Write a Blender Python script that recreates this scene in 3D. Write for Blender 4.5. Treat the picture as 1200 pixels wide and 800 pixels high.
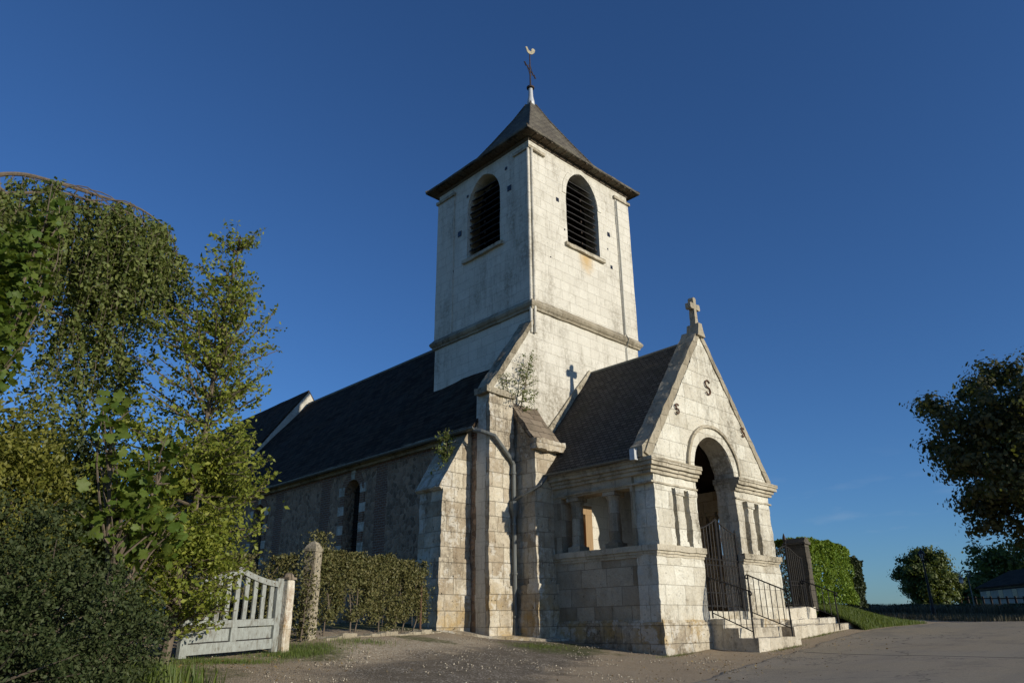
import bpy, bmesh, math, random
import numpy as np
from mathutils import Vector, Matrix, noise

for o in list(bpy.data.objects):
    bpy.data.objects.remove(o)
S = bpy.context.scene
COL = S.collection
rad = math.radians
random.seed(7)

# ------------------------------------------------------------------ camera
FPX, PITCH, ROLL, YAW = 846.994, rad(21.53), rad(-0.60176), rad(46.20834)
Fv = Vector((math.cos(YAW)*math.cos(PITCH), math.sin(YAW)*math.cos(PITCH), math.sin(PITCH)))
R0 = Vector((math.sin(YAW), -math.cos(YAW), 0)); U0 = R0.cross(Fv)
Rv = R0*math.cos(ROLL) + U0*math.sin(ROLL); Uv = -R0*math.sin(ROLL) + U0*math.cos(ROLL)
cd = bpy.data.cameras.new('camera'); cam = bpy.data.objects.new('camera', cd); COL.objects.link(cam)
M = Matrix((Rv, Uv, -Fv)).transposed().to_4x4(); cam.matrix_world = M
cd.sensor_fit = 'HORIZONTAL'; cd.sensor_width = 36; cd.lens = FPX*36/1200
cd.clip_start = 0.05; cd.clip_end = 5000
S.camera = cam

# ------------------------------------------------------------------ sky and sun
SUN = Vector((0.204, -0.936, 0.287)).normalized()
EL = math.asin(SUN.z); ROT = math.atan2(SUN.x, SUN.y)
w = bpy.data.worlds.new('World'); S.world = w; w.use_nodes = True
nt = w.node_tree; bg = nt.nodes['Background']
sky = nt.nodes.new('ShaderNodeTexSky'); sky.sky_type = 'NISHITA'; sky.sun_disc = False
sky.sun_elevation = EL; sky.sun_rotation = ROT; sky.altitude = 0
sky.air_density = 1.0; sky.dust_density = 0.35; sky.ozone_density = 4.0
tint = nt.nodes.new('ShaderNodeMix'); tint.data_type = 'RGBA'; tint.blend_type = 'MULTIPLY'; tint.inputs[0].default_value = 1.0
tint.inputs[7].default_value = (0.67, 1.00, 1.40, 1)      # the clear polarised blue of this sky
nt.links.new(sky.outputs[0], tint.inputs[6]); tc = nt.nodes.new('ShaderNodeTexCoord'); mp = nt.nodes.new('ShaderNodeMapping'); mp.inputs['Scale'].default_value = (14, 14, 60)
ns = nt.nodes.new('ShaderNodeTexNoise'); ns.inputs['Scale'].default_value = 1.0; ns.inputs['Detail'].default_value = 6
r1 = nt.nodes.new('ShaderNodeMapRange'); r1.inputs['From Min'].default_value = .57; r1.inputs['From Max'].default_value = .78; r1.inputs['To Max'].default_value = .16
sx = nt.nodes.new('ShaderNodeSeparateXYZ'); r2 = nt.nodes.new('ShaderNodeMapRange'); r2.inputs['From Min'].default_value = .22; r2.inputs['From Max'].default_value = .05
ml = nt.nodes.new('ShaderNodeMath'); ml.operation = 'MULTIPLY'; cl = nt.nodes.new('ShaderNodeMix'); cl.data_type = 'RGBA'; cl.inputs[7].default_value = (6.5, 7.2, 8.0, 1)
nt.links.new(tc.outputs['Generated'], mp.inputs[0]); nt.links.new(mp.outputs[0], ns.inputs['Vector']); nt.links.new(ns.outputs['Fac'], r1.inputs['Value'])
nt.links.new(tc.outputs['Generated'], sx.inputs[0]); nt.links.new(sx.outputs[2], r2.inputs['Value']); nt.links.new(r1.outputs[0], ml.inputs[0]); nt.links.new(r2.outputs[0], ml.inputs[1])
nt.links.new(ml.outputs[0], cl.inputs[0]); nt.links.new(tint.outputs[2], cl.inputs[6]); nt.links.new(cl.outputs[2], bg.inputs[0]); bg.inputs[1].default_value = 0.080
sl = bpy.data.lights.new('sun', 'SUN'); so = bpy.data.objects.new('sun', sl); COL.objects.link(so)
sl.energy = 4.65; sl.angle = rad(0.53); sl.color = (1.0, 0.925, 0.79)
so.rotation_euler = (-SUN).to_track_quat('-Z', 'Y').to_euler(); so.location = (10, -40, 30)
S.view_settings.view_transform = 'Standard'; S.view_settings.look = 'None'
S.view_settings.exposure = 0.0; S.view_settings.gamma = 1.0
S.view_settings.use_curve_mapping = False
S.render.engine = 'CYCLES'

def at(px, py, D):
    """the place seen at a photo pixel, D metres away over the ground"""
    d = Fv + Rv*((px-600)/FPX) - Uv*((py-400)/FPX)
    return d*(D/math.hypot(d.x, d.y))

# ------------------------------------------------------------------ node helpers
class NT:
    def __init__(s, name):
        s.m = bpy.data.materials.new(name); s.m.use_nodes = True; s.t = s.m.node_tree
        s.b = s.t.nodes['Principled BSDF']; s.b.inputs['Roughness'].default_value = 0.9
        s.b.inputs['Specular IOR Level'].default_value = 0.25
        s.out = s.t.nodes['Material Output']
    def n(s, typ, **kw):
        x = s.t.nodes.new('ShaderNode'+typ)
        for k, v in kw.items():
            if k in x.inputs.keys(): s.put(x.inputs[k], v)
            else: setattr(x, k, v)
        return x
    def put(s, sock, v):
        if hasattr(v, 'is_output') or isinstance(v, bpy.types.NodeSocket): s.t.links.new(v, sock)
        elif isinstance(v, (tuple, list)) and len(v) == 3 and sock.type == 'RGBA': sock.default_value = (*v, 1)
        else: sock.default_value = v
    def math(s, op, a, b=0.0, clamp=False):
        x = s.t.nodes.new('ShaderNodeMath'); x.operation = op; x.use_clamp = clamp
        s.put(x.inputs[0], a); s.put(x.inputs[1], b); return x.outputs[0]
    def mix(s, f, a, b, mode='MIX'):
        x = s.t.nodes.new('ShaderNodeMix'); x.data_type = 'RGBA'; x.blend_type = mode; x.clamp_factor = True
        s.put(x.inputs[0], f); s.put(x.inputs[6], a); s.put(x.inputs[7], b); return x.outputs[2]
    def pos(s): return s.n('NewGeometry').outputs['Position']
    def noise(s, vec, scale, detail=6, rough=0.6, dist=0.0):
        x = s.n('TexNoise', Scale=scale, Detail=detail, Roughness=rough, Distortion=dist); s.put(x.inputs['Vector'], vec)
        return x.outputs['Fac']
    def ramp(s, v, lo, hi):
        x = s.n('MapRange'); x.interpolation_type = 'SMOOTHSTEP'
        s.put(x.inputs['Value'], v); x.inputs['From Min'].default_value = lo; x.inputs['From Max'].default_value = hi
        return x.outputs['Result']
    def sep(s, v):
        x = s.n('SeparateXYZ'); s.put(x.inputs[0], v); return x.outputs
    def comb(s, x, y, z):
        c = s.n('CombineXYZ'); s.put(c.inputs[0], x); s.put(c.inputs[1], y); s.put(c.inputs[2], z); return c.outputs[0]
    def scalev(s, v, sx, sy, sz):
        x = s.n('VectorMath', operation='MULTIPLY'); s.put(x.inputs[0], v); x.inputs[1].default_value = (sx, sy, sz); return x.outputs[0]
    def bump(s, h, strength=0.5, dist=0.02, base=None):
        x = s.n('Bump'); x.inputs['Strength'].default_value = strength; x.inputs['Distance'].default_value = dist
        s.put(x.inputs['Height'], h)
        if base is not None: s.put(x.inputs['Normal'], base)
        return x.outputs[0]
    def done(s, col, normal=None, rough=None, metal=None, spec=None):
        s.put(s.b.inputs['Base Color'], col)
        if normal is not None: s.put(s.b.inputs['Normal'], normal)
        if rough is not None: s.put(s.b.inputs['Roughness'], rough)
        if metal is not None: s.put(s.b.inputs['Metallic'], metal)
        if spec is not None: s.b.inputs['Specular IOR Level'].default_value = spec
        return s.m
    def wallvec(s, warp=0.03):
        """wall coordinates (along the wall, up) in metres, a little uneven"""
        p = s.pos(); g = s.n('NewGeometry'); px = s.sep(p); nx = s.sep(g.outputs['True Normal'])
        ax = s.math('ABSOLUTE', nx[0]); ay = s.math('ABSOLUTE', nx[1])
        f = s.math('GREATER_THAN', ax, ay)
        u = s.math('ADD', s.math('MULTIPLY', px[1], f), s.math('MULTIPLY', px[0], s.math('SUBTRACT', 1.0, f)))
        wn = s.math('MULTIPLY', s.math('SUBTRACT', s.noise(p, 1.1, 2), 0.5), warp*2)
        wm = s.math('MULTIPLY', s.math('SUBTRACT', s.noise(p, 2.3, 2), 0.5), warp*2)
        return s.comb(s.math('ADD', u, wn), s.math('ADD', px[2], wm), 0.0), p

def ashlar(name, c1, c2, joint, bw, rh, grime, grime_amt, ochre=0.0, white=0.0, mortar=0.007, bump=0.6, damp=None, pit=0.35, ochre_top=1.8, streak=0.5, jointmix=0.6, vary=1.0, rust=None):
    """weathered cut-stone blocks"""
    s = NT(name); v, p = s.wallvec(0.007)
    br = s.n('TexBrick', offset=0.45, squash=0.7, squash_frequency=3)
    s.put(br.inputs['Vector'], v)
    br.inputs['Scale'].default_value = 1; br.inputs['Brick Width'].default_value = bw; br.inputs['Row Height'].default_value = rh
    br.inputs['Mortar Size'].default_value = mortar; br.inputs['Mortar Smooth'].default_value = 0.5; br.inputs['Bias'].default_value = 0
    s.put(br.inputs['Color1'], (0, 0, 0)); s.put(br.inputs['Color2'], (1, 1, 1)); s.put(br.inputs['Mortar'], (0.5, 0.5, 0.5))
    tone = s.n('RGBToBW'); s.put(tone.inputs[0], br.outputs['Color'])
    big = s.noise(p, 0.55, 6, 0.65); mid = s.noise(p, 2.6, 8, 0.72); fine = s.noise(p, 30, 5, 0.75); spk = s.noise(p, 9.5, 8, 0.78)
    t = s.math('ADD', s.math('MULTIPLY', s.ramp(tone.outputs[0], 0.15, 0.85), 0.55*vary), s.math('MULTIPLY', s.math('SUBTRACT', mid, 0.36), 1.5))
    col = s.mix(t, c1, c2)
    # single blocks renewed or stained
    blk = s.ramp(tone.outputs[0], 0.80, 0.84)
    col = s.mix(s.math('MULTIPLY', blk, 0.35*vary), col, tuple(min(1, 1.08*x) for x in c1))
    # fine tooth and dark speckle of lichen
    col = s.mix(s.math('MULTIPLY', s.ramp(fine, 0.44, 0.68), 0.30), col, tuple(0.5*x for x in c2))
    col = s.mix(s.math('MULTIPLY', s.ramp(spk, 0.56, 0.70), 0.45*min(1, grime_amt)), col, grime)
    # soot: patches and runs of rain streaks
    sv = s.scalev(p, 2.4, 2.4, 0.28)
    stk = s.noise(sv, 1.4, 7, 0.7)
    g = s.math('MULTIPLY', s.ramp(s.math('ADD', s.math('MULTIPLY', big, 0.6), s.math('MULTIPLY', stk, streak)), 0.48, 0.70), grime_amt)
    g = s.math('MULTIPLY', g, s.ramp(spk, 0.34, 0.58))
    col = s.mix(g, col, grime)
    if ochre:
        zz = s.sep(p)[2]
        o = s.math('MULTIPLY', s.ramp(s.noise(p, 1.25, 7, 0.72), 0.45, 0.64), s.ramp(zz, ochre_top, -0.5))
        col = s.mix(s.math('MULTIPLY', o, ochre), col, (0.40, 0.27, 0.10))
    if white:
        wv = s.math('MULTIPLY', s.ramp(s.noise(p, 1.6, 8, 0.75), 0.53, 0.59), s.ramp(spk, 0.35, 0.5))
        col = s.mix(s.math('MULTIPLY', wv, white), col, (0.64, 0.61, 0.53))
    if rust:
        x, y, z = s.sep(p); a = s.math('SUBTRACT', x, rust[0]); c = s.math('SUBTRACT', z, rust[2])
        q = s.math('SQRT', s.math('ADD', s.math('MULTIPLY', s.math('MULTIPLY', a, a), 2.0), s.math('MULTIPLY', s.math('MULTIPLY', c, c), 1.2)))
        q = s.math('MULTIPLY', s.ramp(s.math('ADD', q, s.math('MULTIPLY', s.math('SUBTRACT', mid, .5), .9)), 0.75, 0.05), 0.8)
        q = s.math('MULTIPLY', q, s.math('LESS_THAN', s.math('ABSOLUTE', s.math('SUBTRACT', y, rust[1])), 0.4))
        col = s.mix(q, col, (0.50, 0.33, 0.13))
    if damp is not None:
        zz = s.sep(p)[2]
        dk = s.math('MULTIPLY', s.ramp(s.math('ADD', zz, s.math('MULTIPLY', s.math('SUBTRACT', mid, .5), 1.8)), damp+.5, damp-.7), 0.62)
        col = s.mix(dk, col, (0.085, 0.07, 0.045))
    jf = s.math('MULTIPLY', br.outputs['Fac'], s.math('MULTIPLY', s.ramp(s.noise(p, 4, 5, .7), 0.25, 0.60), jointmix))
    col = s.mix(jf, col, joint)
    pits = s.math('MULTIPLY', s.ramp(s.noise(p, 16, 4, 0.6), 0.64, 0.72), pit)
    col = s.mix(pits, col, tuple(0.3*x for x in c2))
    h = s.math('SUBTRACT', s.math('ADD', s.math('MULTIPLY', mid, 0.7), s.math('MULTIPLY', fine, 0.5)), s.math('ADD', s.math('MULTIPLY', br.outputs['Fac'], 0.8), s.math('MULTIPLY', pits, 1.2)))
    h = s.math('ADD', h, s.math('MULTIPLY', spk, 0.5))
    return s.done(col, s.bump(h, bump, 0.03))

def slate(name, c1, c2, edge, bw, rh, lich, lich_amt, rough=0.62, slope_scale=1.0, spec=0.35):
    s = NT(name); p = s.pos(); g = s.n('NewGeometry'); px = s.sep(p); nx = s.sep(g.outputs['True Normal'])
    f = s.math('GREATER_THAN', s.math('ABSOLUTE', nx[0]), s.math('ABSOLUTE', nx[1]))
    u = s.math('ADD', s.math('MULTIPLY', px[1], f), s.math('MULTIPLY', px[0], s.math('SUBTRACT', 1.0, f)))
    wob = s.math('MULTIPLY', s.math('SUBTRACT', s.noise(p, 1.7, 3), .5), 0.05)
    v = s.comb(u, s.math('ADD', s.math('MULTIPLY', px[2], slope_scale), wob), 0.0)
    br = s.n('TexBrick', offset=0.5); s.put(br.inputs['Vector'], v)
    br.inputs['Scale'].default_value = 1; br.inputs['Brick Width'].default_value = bw; br.inputs['Row Height'].default_value = rh
    br.inputs['Mortar Size'].default_value = 0.012; br.inputs['Mortar Smooth'].default_value = 0.3
    s.put(br.inputs['Color1'], c1); s.put(br.inputs['Color2'], c2); s.put(br.inputs['Mortar'], edge)
    mid = s.noise(p, 2.0, 6, 0.7); fine = s.noise(p, 22, 5, 0.7)
    col = s.mix(s.math('MULTIPLY', s.ramp(mid, 0.45, 0.7), lich_amt), br.outputs['Color'], lich)
    col = s.mix(s.math('MULTIPLY', s.ramp(fine, 0.6, 0.75), lich_amt*0.8), col, tuple(min(1, 1.9*x) for x in lich))
    row = s.n('Math', operation='FRACT'); s.put(row.inputs[0], s.math('DIVIDE', s.sep(v)[1], rh))
    h = s.math('ADD', s.math('SUBTRACT', s.math('MULTIPLY', fine, 0.25), s.math('MULTIPLY', br.outputs['Fac'], 0.6)), s.math('MULTIPLY', s.math('SUBTRACT', 1.0, row.outputs[0]), 0.7))
    return s.done(col, s.bump(h, 0.55, 0.02), rough, spec=spec)

def plain(name, c, c2=None, scale=6, rough=0.7, metal=0.0, bump=0.2, dirt=None, dirt_amt=0.5, stretch=None, spec=0.3):
    s = NT(name); p = s.pos()
    q = s.scalev(p, *stretch) if stretch else p
    n1 = s.noise(q, scale, 6, 0.7); n2 = s.noise(p, scale*6, 4, 0.7)
    col = s.mix(s.ramp(n1, 0.3, 0.7), c, c2 or tuple(0.6*x for x in c))
    if dirt: col = s.mix(s.math('MULTIPLY', s.ramp(s.noise(q, scale*0.6, 8, 0.75), 0.5, 0.66), dirt_amt), col, dirt)
    return s.done(col, s.bump(s.math('ADD', n1, s.math('MULTIPLY', n2, .5)), bump, 0.01), rough, metal, spec)

def leafmat(name, c1, c2, trans=0.35, rough=0.55, spec=0.3):
    s = NT(name)
    a = s.n('Attribute', attribute_name='rnd'); f = a.outputs['Fac']
    col = s.mix(f, c1, c2)
    s.put(s.b.inputs['Base Color'], col); s.b.inputs['Roughness'].default_value = rough
    s.b.inputs['Specular IOR Level'].default_value = spec
    tr = s.n('BsdfTranslucent'); s.put(tr.inputs['Color'], s.mix(0.5, col, (0.30, 0.36, 0.03), 'MIX') if trans > 0.2 else col)
    mx = s.n('MixShader'); mx.inputs[0].default_value = trans
    s.t.links.new(s.b.outputs[0], mx.inputs[1]); s.t.links.new(tr.outputs[0], mx.inputs[2])
    s.t.links.new(mx.outputs[0], s.out.inputs['Surface'])
    return s.m

MAT = {}
TYF = 13.83
MAT['tower'] = ashlar('whitewashed_stone', (0.69, 0.655, 0.56), (0.54, 0.505, 0.42), (0.26, 0.225, 0.165), 0.62, 0.33, (0.25, 0.22, 0.165), 0.85, bump=0.50, streak=0.46, pit=0.5, jointmix=0.75, vary=.6, rust=(16.75, TYF, 11.42))
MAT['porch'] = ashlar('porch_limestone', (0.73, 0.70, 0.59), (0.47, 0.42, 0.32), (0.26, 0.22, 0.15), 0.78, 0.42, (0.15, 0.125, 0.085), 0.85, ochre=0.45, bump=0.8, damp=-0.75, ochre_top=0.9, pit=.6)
MAT['porch_side'] = ashlar('grimy_shade_toned_limestone', (0.50, 0.44, 0.33), (0.23, 0.18, 0.115), (0.16, 0.125, 0.08), 0.78, 0.42, (0.10, 0.085, 0.05), 0.9, ochre=0.45, bump=0.9, damp=-0.35, ochre_top=0.9, pit=.6, streak=.38, vary=1.3)  # porch stone darkened: grime plus the side walls' shade put into the colour
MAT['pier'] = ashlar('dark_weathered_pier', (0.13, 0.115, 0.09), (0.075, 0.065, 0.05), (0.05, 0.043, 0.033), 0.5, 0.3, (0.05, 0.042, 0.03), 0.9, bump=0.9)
MAT['gable'] = ashlar('gable_limestone', (0.69, 0.66, 0.56), (0.40, 0.355, 0.27), (0.24, 0.21, 0.16), 0.5, 0.33, (0.17, 0.15, 0.11), 1.0, bump=0.8, pit=.5)
MAT['buttress'] = ashlar('buttress_limestone', (0.66, 0.595, 0.46), (0.32, 0.25, 0.165), (0.17, 0.14, 0.09), 0.52, 0.37, (0.14, 0.112, 0.078), 0.95, ochre=0.9, white=0.6, mortar=0.009, bump=1.1, damp=-0.6, pit=.9, vary=1.1)
MAT['trim'] = ashlar('lichened_stone', (0.44, 0.39, 0.29), (0.27, 0.225, 0.155), (0.18, 0.15, 0.11), 0.9, 0.8, (0.11, 0.092, 0.062), 1.1, bump=1.0, pit=.7)
MAT['cornice'] = ashlar('cornice_stone', (0.56, 0.505, 0.39), (0.36, 0.305, 0.21), (0.18, 0.15, 0.10), 0.85, 0.9, (0.14, 0.118, 0.08), 1.0, bump=0.9, pit=.6)
MAT['step'] = ashlar('step_stone', (0.66, 0.61, 0.50), (0.46, 0.40, 0.30), (0.22, 0.19, 0.14), 0.95, 2.0, (0.14, 0.115, 0.08), 0.9, bump=0.9, pit=0.9)
MAT['slate'] = slate('blue_slate', (0.023, 0.0145, 0.009), (0.064, 0.042, 0.027), (0.005, 0.004, 0.003), 0.30, 0.15, (0.055, 0.050, 0.038), 0.6, rough=0.85, spec=0.06)
MAT['tile'] = slate('brown_flat_tiles', (0.105, 0.094, 0.078), (0.058, 0.052, 0.044), (0.014, 0.012, 0.010), 0.17, 0.085, (0.042, 0.040, 0.028), 0.7, rough=0.9, spec=0.15)
MAT['spire'] = slate('weathered_grey_slate', (0.125, 0.108, 0.082), (0.088, 0.077, 0.060), (0.03, 0.027, 0.022), 0.24, 0.11, (0.20, 0.18, 0.13), 0.6, rough=0.8, spec=0.2)
MAT['capstone'] = slate('brown_capping_stone', (0.23, 0.185, 0.135), (0.16, 0.125, 0.09), (0.07, 0.055, 0.04), 0.5, 0.22, (0.10, 0.085, 0.06), 0.6, rough=0.95, spec=0.1)

def nave_mat():
    s = NT('flint_and_brick_wall'); v, p = s.wallvec(0.02)
    px = s.sep(p)
    vo = s.n('TexVoronoi', feature='F1', Scale=7.5); s.put(vo.inputs['Vector'], p)
    ve = s.n('TexVoronoi', feature='DISTANCE_TO_EDGE', Scale=7.5); s.put(ve.inputs['Vector'], p)
    rn = s.n('RGBToBW'); s.put(rn.inputs[0], vo.outputs['Color'])
    flint = s.mix(rn.outputs[0], (0.13, 0.085, 0.056), (0.46, 0.31, 0.20))
    col = s.mix(s.ramp(ve.outputs['Distance'], 0.06, 0.0), flint, (0.33, 0.27, 0.19))
    br = s.n('TexBrick'); s.put(br.inputs['Vector'], v)
    br.inputs['Scale'].default_value = 1; br.inputs['Brick Width'].default_value = 0.22; br.inputs['Row Height'].default_value = 0.075; br.inputs['Mortar Size'].default_value = 0.012
    s.put(br.inputs['Color1'], (0.22, 0.105, 0.06)); s.put(br.inputs['Color2'], (0.15, 0.075, 0.05)); s.put(br.inputs['Mortar'], (0.24, 0.20, 0.15))
    # upright brick bands every 3.25 m between the windows and a band under the eaves
    fr = s.n('Math', operation='PINGPONG'); s.put(fr.inputs[0], s.math('SUBTRACT', px[1], 18.6)); fr.inputs[1].default_value = 1.64
    band = s.math('LESS_THAN', s.math('ADD', fr.outputs[0], s.math('MULTIPLY', s.math('SUBTRACT', s.noise(p, 5, 2), .5), 0.12)), 0.30)
    top = s.math('GREATER_THAN', px[2], 4.62)
    b = s.math('MAXIMUM', band, top)
    col = s.mix(b, col, br.outputs['Color'])
    st = s.ramp(s.noise(s.scalev(p, 1.5, 1.5, 0.3), 1.2, 6, .7), 0.45, 0.75)
    col = s.mix(s.math('MULTIPLY', st, 0.5), col, (0.10, 0.09, 0.07))
    h = s.math('ADD', s.math('MULTIPLY', s.ramp(ve.outputs['Distance'], 0, .2), 0.8), s.math('MULTIPLY', s.noise(p, 20, 4), .4))
    return s.done(col, s.bump(h, 0.8, 0.03))
MAT['nave'] = nave_mat()
def brick_mat():
    s = NT('old_brown_brick'); v, p = s.wallvec(0.01); br = s.n('TexBrick'); s.put(br.inputs['Vector'], v)
    br.inputs['Scale'].default_value = 1; br.inputs['Brick Width'].default_value = 0.22; br.inputs['Row Height'].default_value = 0.075; br.inputs['Mortar Size'].default_value = 0.011
    s.put(br.inputs['Color1'], (0.24, 0.115, 0.065)); s.put(br.inputs['Color2'], (0.16, 0.08, 0.05)); s.put(br.inputs['Mortar'], (0.25, 0.21, 0.15))
    return s.done(br.outputs['Color'], s.bump(s.math('SUBTRACT', s.noise(p, 18, 4), br.outputs['Fac']), .6, .015))
MAT['brick'] = brick_mat()
MAT['iron'] = plain('black_iron', (0.018, 0.018, 0.02), (0.03, 0.026, 0.022), 9, 0.55, 0.3, 0.1)
MAT['rust'] = plain('rusted_iron', (0.16, 0.085, 0.05), (0.085, 0.05, 0.032), 14, 0.85, 0.1, 0.3)
MAT['rustdark'] = plain('dark_rusted_iron', (0.07, 0.045, 0.035), (0.035, 0.026, 0.022), 14, 0.8, 0.2, 0.2)
MAT['zinc'] = plain('grey_zinc', (0.17, 0.18, 0.17), (0.10, 0.105, 0.10), 5, 0.5, 0.35, 0.1, dirt=(0.07, 0.065, 0.05), stretch=(4, 4, .6))
MAT['lead'] = plain('pale_lead', (0.55, 0.56, 0.55), (0.40, 0.41, 0.41), 5, 0.5, 0.2, 0.1)
MAT['gilt'] = plain('dull_gilded_metal', (0.42, 0.37, 0.24), (0.22, 0.19, 0.13), 9, 0.5, 0.2, 0.1)
MAT['darkwood'] = plain('dark_oak', (0.055, 0.038, 0.026), (0.03, 0.02, 0.014), 5, 0.85, 0, 0.4, stretch=(1, 1, 6))
MAT['eaves'] = plain('weathered_eaves_boards', (0.13, 0.10, 0.07), (0.075, 0.058, 0.042), 5, 0.9, 0, 0.4, stretch=(3, 3, 1))
MAT['louvre'] = plain('black_louvre_boards', (0.030, 0.027, 0.025), (0.018, 0.016, 0.015), 8, 0.8, 0, 0.3, dirt=(0.10, 0.09, 0.08), dirt_amt=.35)
MAT['doorwood'] = plain('orange_brown_door_wood', (0.30, 0.14, 0.055), (0.20, 0.09, 0.035), 5, 0.6, 0, 0.3, stretch=(5, 5, .5))
MAT['doorframe'] = plain('tan_door_frame', (0.34, 0.23, 0.12), (0.26, 0.17, 0.09), 4, 0.8, 0, 0.3, stretch=(5, 5, .5))
MAT['glass'] = plain('dark_window_glass', (0.012, 0.013, 0.015), (0.02, 0.02, 0.022), 3, 0.2, 0, 0.1, spec=0.5)
MAT['gatepaint'] = plain('flaking_pale_grey_green_paint', (0.32, 0.34, 0.31), (0.22, 0.225, 0.20), 7, 0.8, 0, 0.35, dirt=(0.12, 0.105, 0.075), dirt_amt=.85, stretch=(3, 3, 1.2))
MAT['postpaint'] = ashlar('flaking_limewashed_post', (0.70, 0.67, 0.57), (0.50, 0.44, 0.32), (0.4, 0.33, 0.2), 3.0, 3.0, (0.25, 0.15, 0.08), 0.9, ochre=0.8, white=.3, bump=0.7, ochre_top=1.2)
MAT['bark'] = plain('grey_brown_bark', (0.16, 0.125, 0.09), (0.09, 0.07, 0.05), 8, 0.95, 0, 0.6, stretch=(3, 3, .6))
MAT['birchbark'] = plain('pale_birch_bark', (0.38, 0.33, 0.25), (0.2, 0.16, 0.11), 8, 0.9, 0, 0.5)
MAT['L_birch'] = leafmat('birch_leaves', (0.080, 0.110, 0.026), (0.175, 0.195, 0.055), 0.30)
MAT['L_sapling'] = leafmat('sapling_leaves', (0.125, 0.165, 0.022), (0.270, 0.285, 0.046), 0.38)
MAT['L_maple'] = leafmat('maple_leaves', (0.060, 0.105, 0.014), (0.115, 0.150, 0.024), 0.30)
MAT['L_gold'] = leafmat('yellow_green_leaves', (0.105, 0.115, 0.018), (0.20, 0.19, 0.035), 0.30)
MAT['L_bush'] = leafmat('small_dark_leaves', (0.020, 0.034, 0.009), (0.068, 0.082, 0.032), 0.1, 0.6, 0.15)
MAT['L_dark'] = leafmat('dark_shrub_leaves', (0.025, 0.036, 0.012), (0.05, 0.065, 0.02), 0.15)
MAT['L_ivy'] = leafmat('dry_ivy_leaves', (0.070, 0.078, 0.022), (0.17, 0.15, 0.055), 0.2)
MAT['L_hedge'] = leafmat('hornbeam_hedge_leaves', (0.090, 0.160, 0.014), (0.195, 0.270, 0.034), 0.25)
MAT['L_right'] = leafmat('dark_broad_leaves', (0.052, 0.052, 0.018), (0.125, 0.108, 0.036), 0.25)
MAT['L_far'] = leafmat('far_tree_leaves', (0.055, 0.080, 0.016), (0.11, 0.13, 0.030), 0.25)
MAT['L_church'] = leafmat('pale_green_leaves', (0.085, 0.115, 0.022), (0.17, 0.19, 0.05), 0.3)
MAT['grass'] = leafmat('grass_blades', (0.060, 0.100, 0.016), (0.13, 0.16, 0.035), 0.3)
MAT['drygrass'] = leafmat('dry_field_grass', (0.06, 0.055, 0.03), (0.14, 0.115, 0.06), 0.1)
MAT['pebble'] = leafmat('pale_gravel_stones', (0.16, 0.135, 0.10), (0.50, 0.44, 0.34), 0.0, 0.9, 0.15)
MAT['flower'] = leafmat('yellow_petals', (0.5, 0.38, 0.02), (0.6, 0.48, 0.04), 0.2)
MAT['lampglass'] = plain('frosted_lamp_glass', (0.6, 0.6, 0.58), (0.5, 0.5, 0.48), 5, 0.3, 0, 0.05)
MAT['house'] = ashlar('pale_house_stone', (0.46, 0.41, 0.33), (0.38, 0.33, 0.26), (0.2, 0.18, 0.15), 0.5, 0.25, (0.2, 0.17, 0.13), 0.5)

# ------------------------------------------------------------------ mesh helpers
def props(o, label=None, cat=None, group=None, kind=None):
    if label: o['label'] = label
    if cat: o['category'] = cat
    if group: o['group'] = group
    if kind: o['kind'] = kind
    return o

def empty(name, label, cat, loc=(0, 0, 0), rz=0, group=None):
    o = bpy.data.objects.new(name, None); COL.objects.link(o); o.location = loc; o.rotation_euler = (0, 0, rz)
    o.empty_display_size = 0.3
    return props(o, label, cat, group)

def link(name, me, mat, parent=None, smooth=False):
    o = bpy.data.objects.new(name, me); COL.objects.link(o)
    if mat is not None:
        if isinstance(mat, str): mat = MAT[mat]
        me.materials.append(mat)
    if smooth: me.shade_smooth()
    if parent is not None:
        o.parent = parent
        if parent.type == 'EMPTY' and not LOCAL[0]:      # shapes are written in world metres
            o.matrix_parent_inverse = Matrix.LocRotScale(parent.location, parent.rotation_euler, None).inverted()
    return o
LOCAL = [False]

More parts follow.
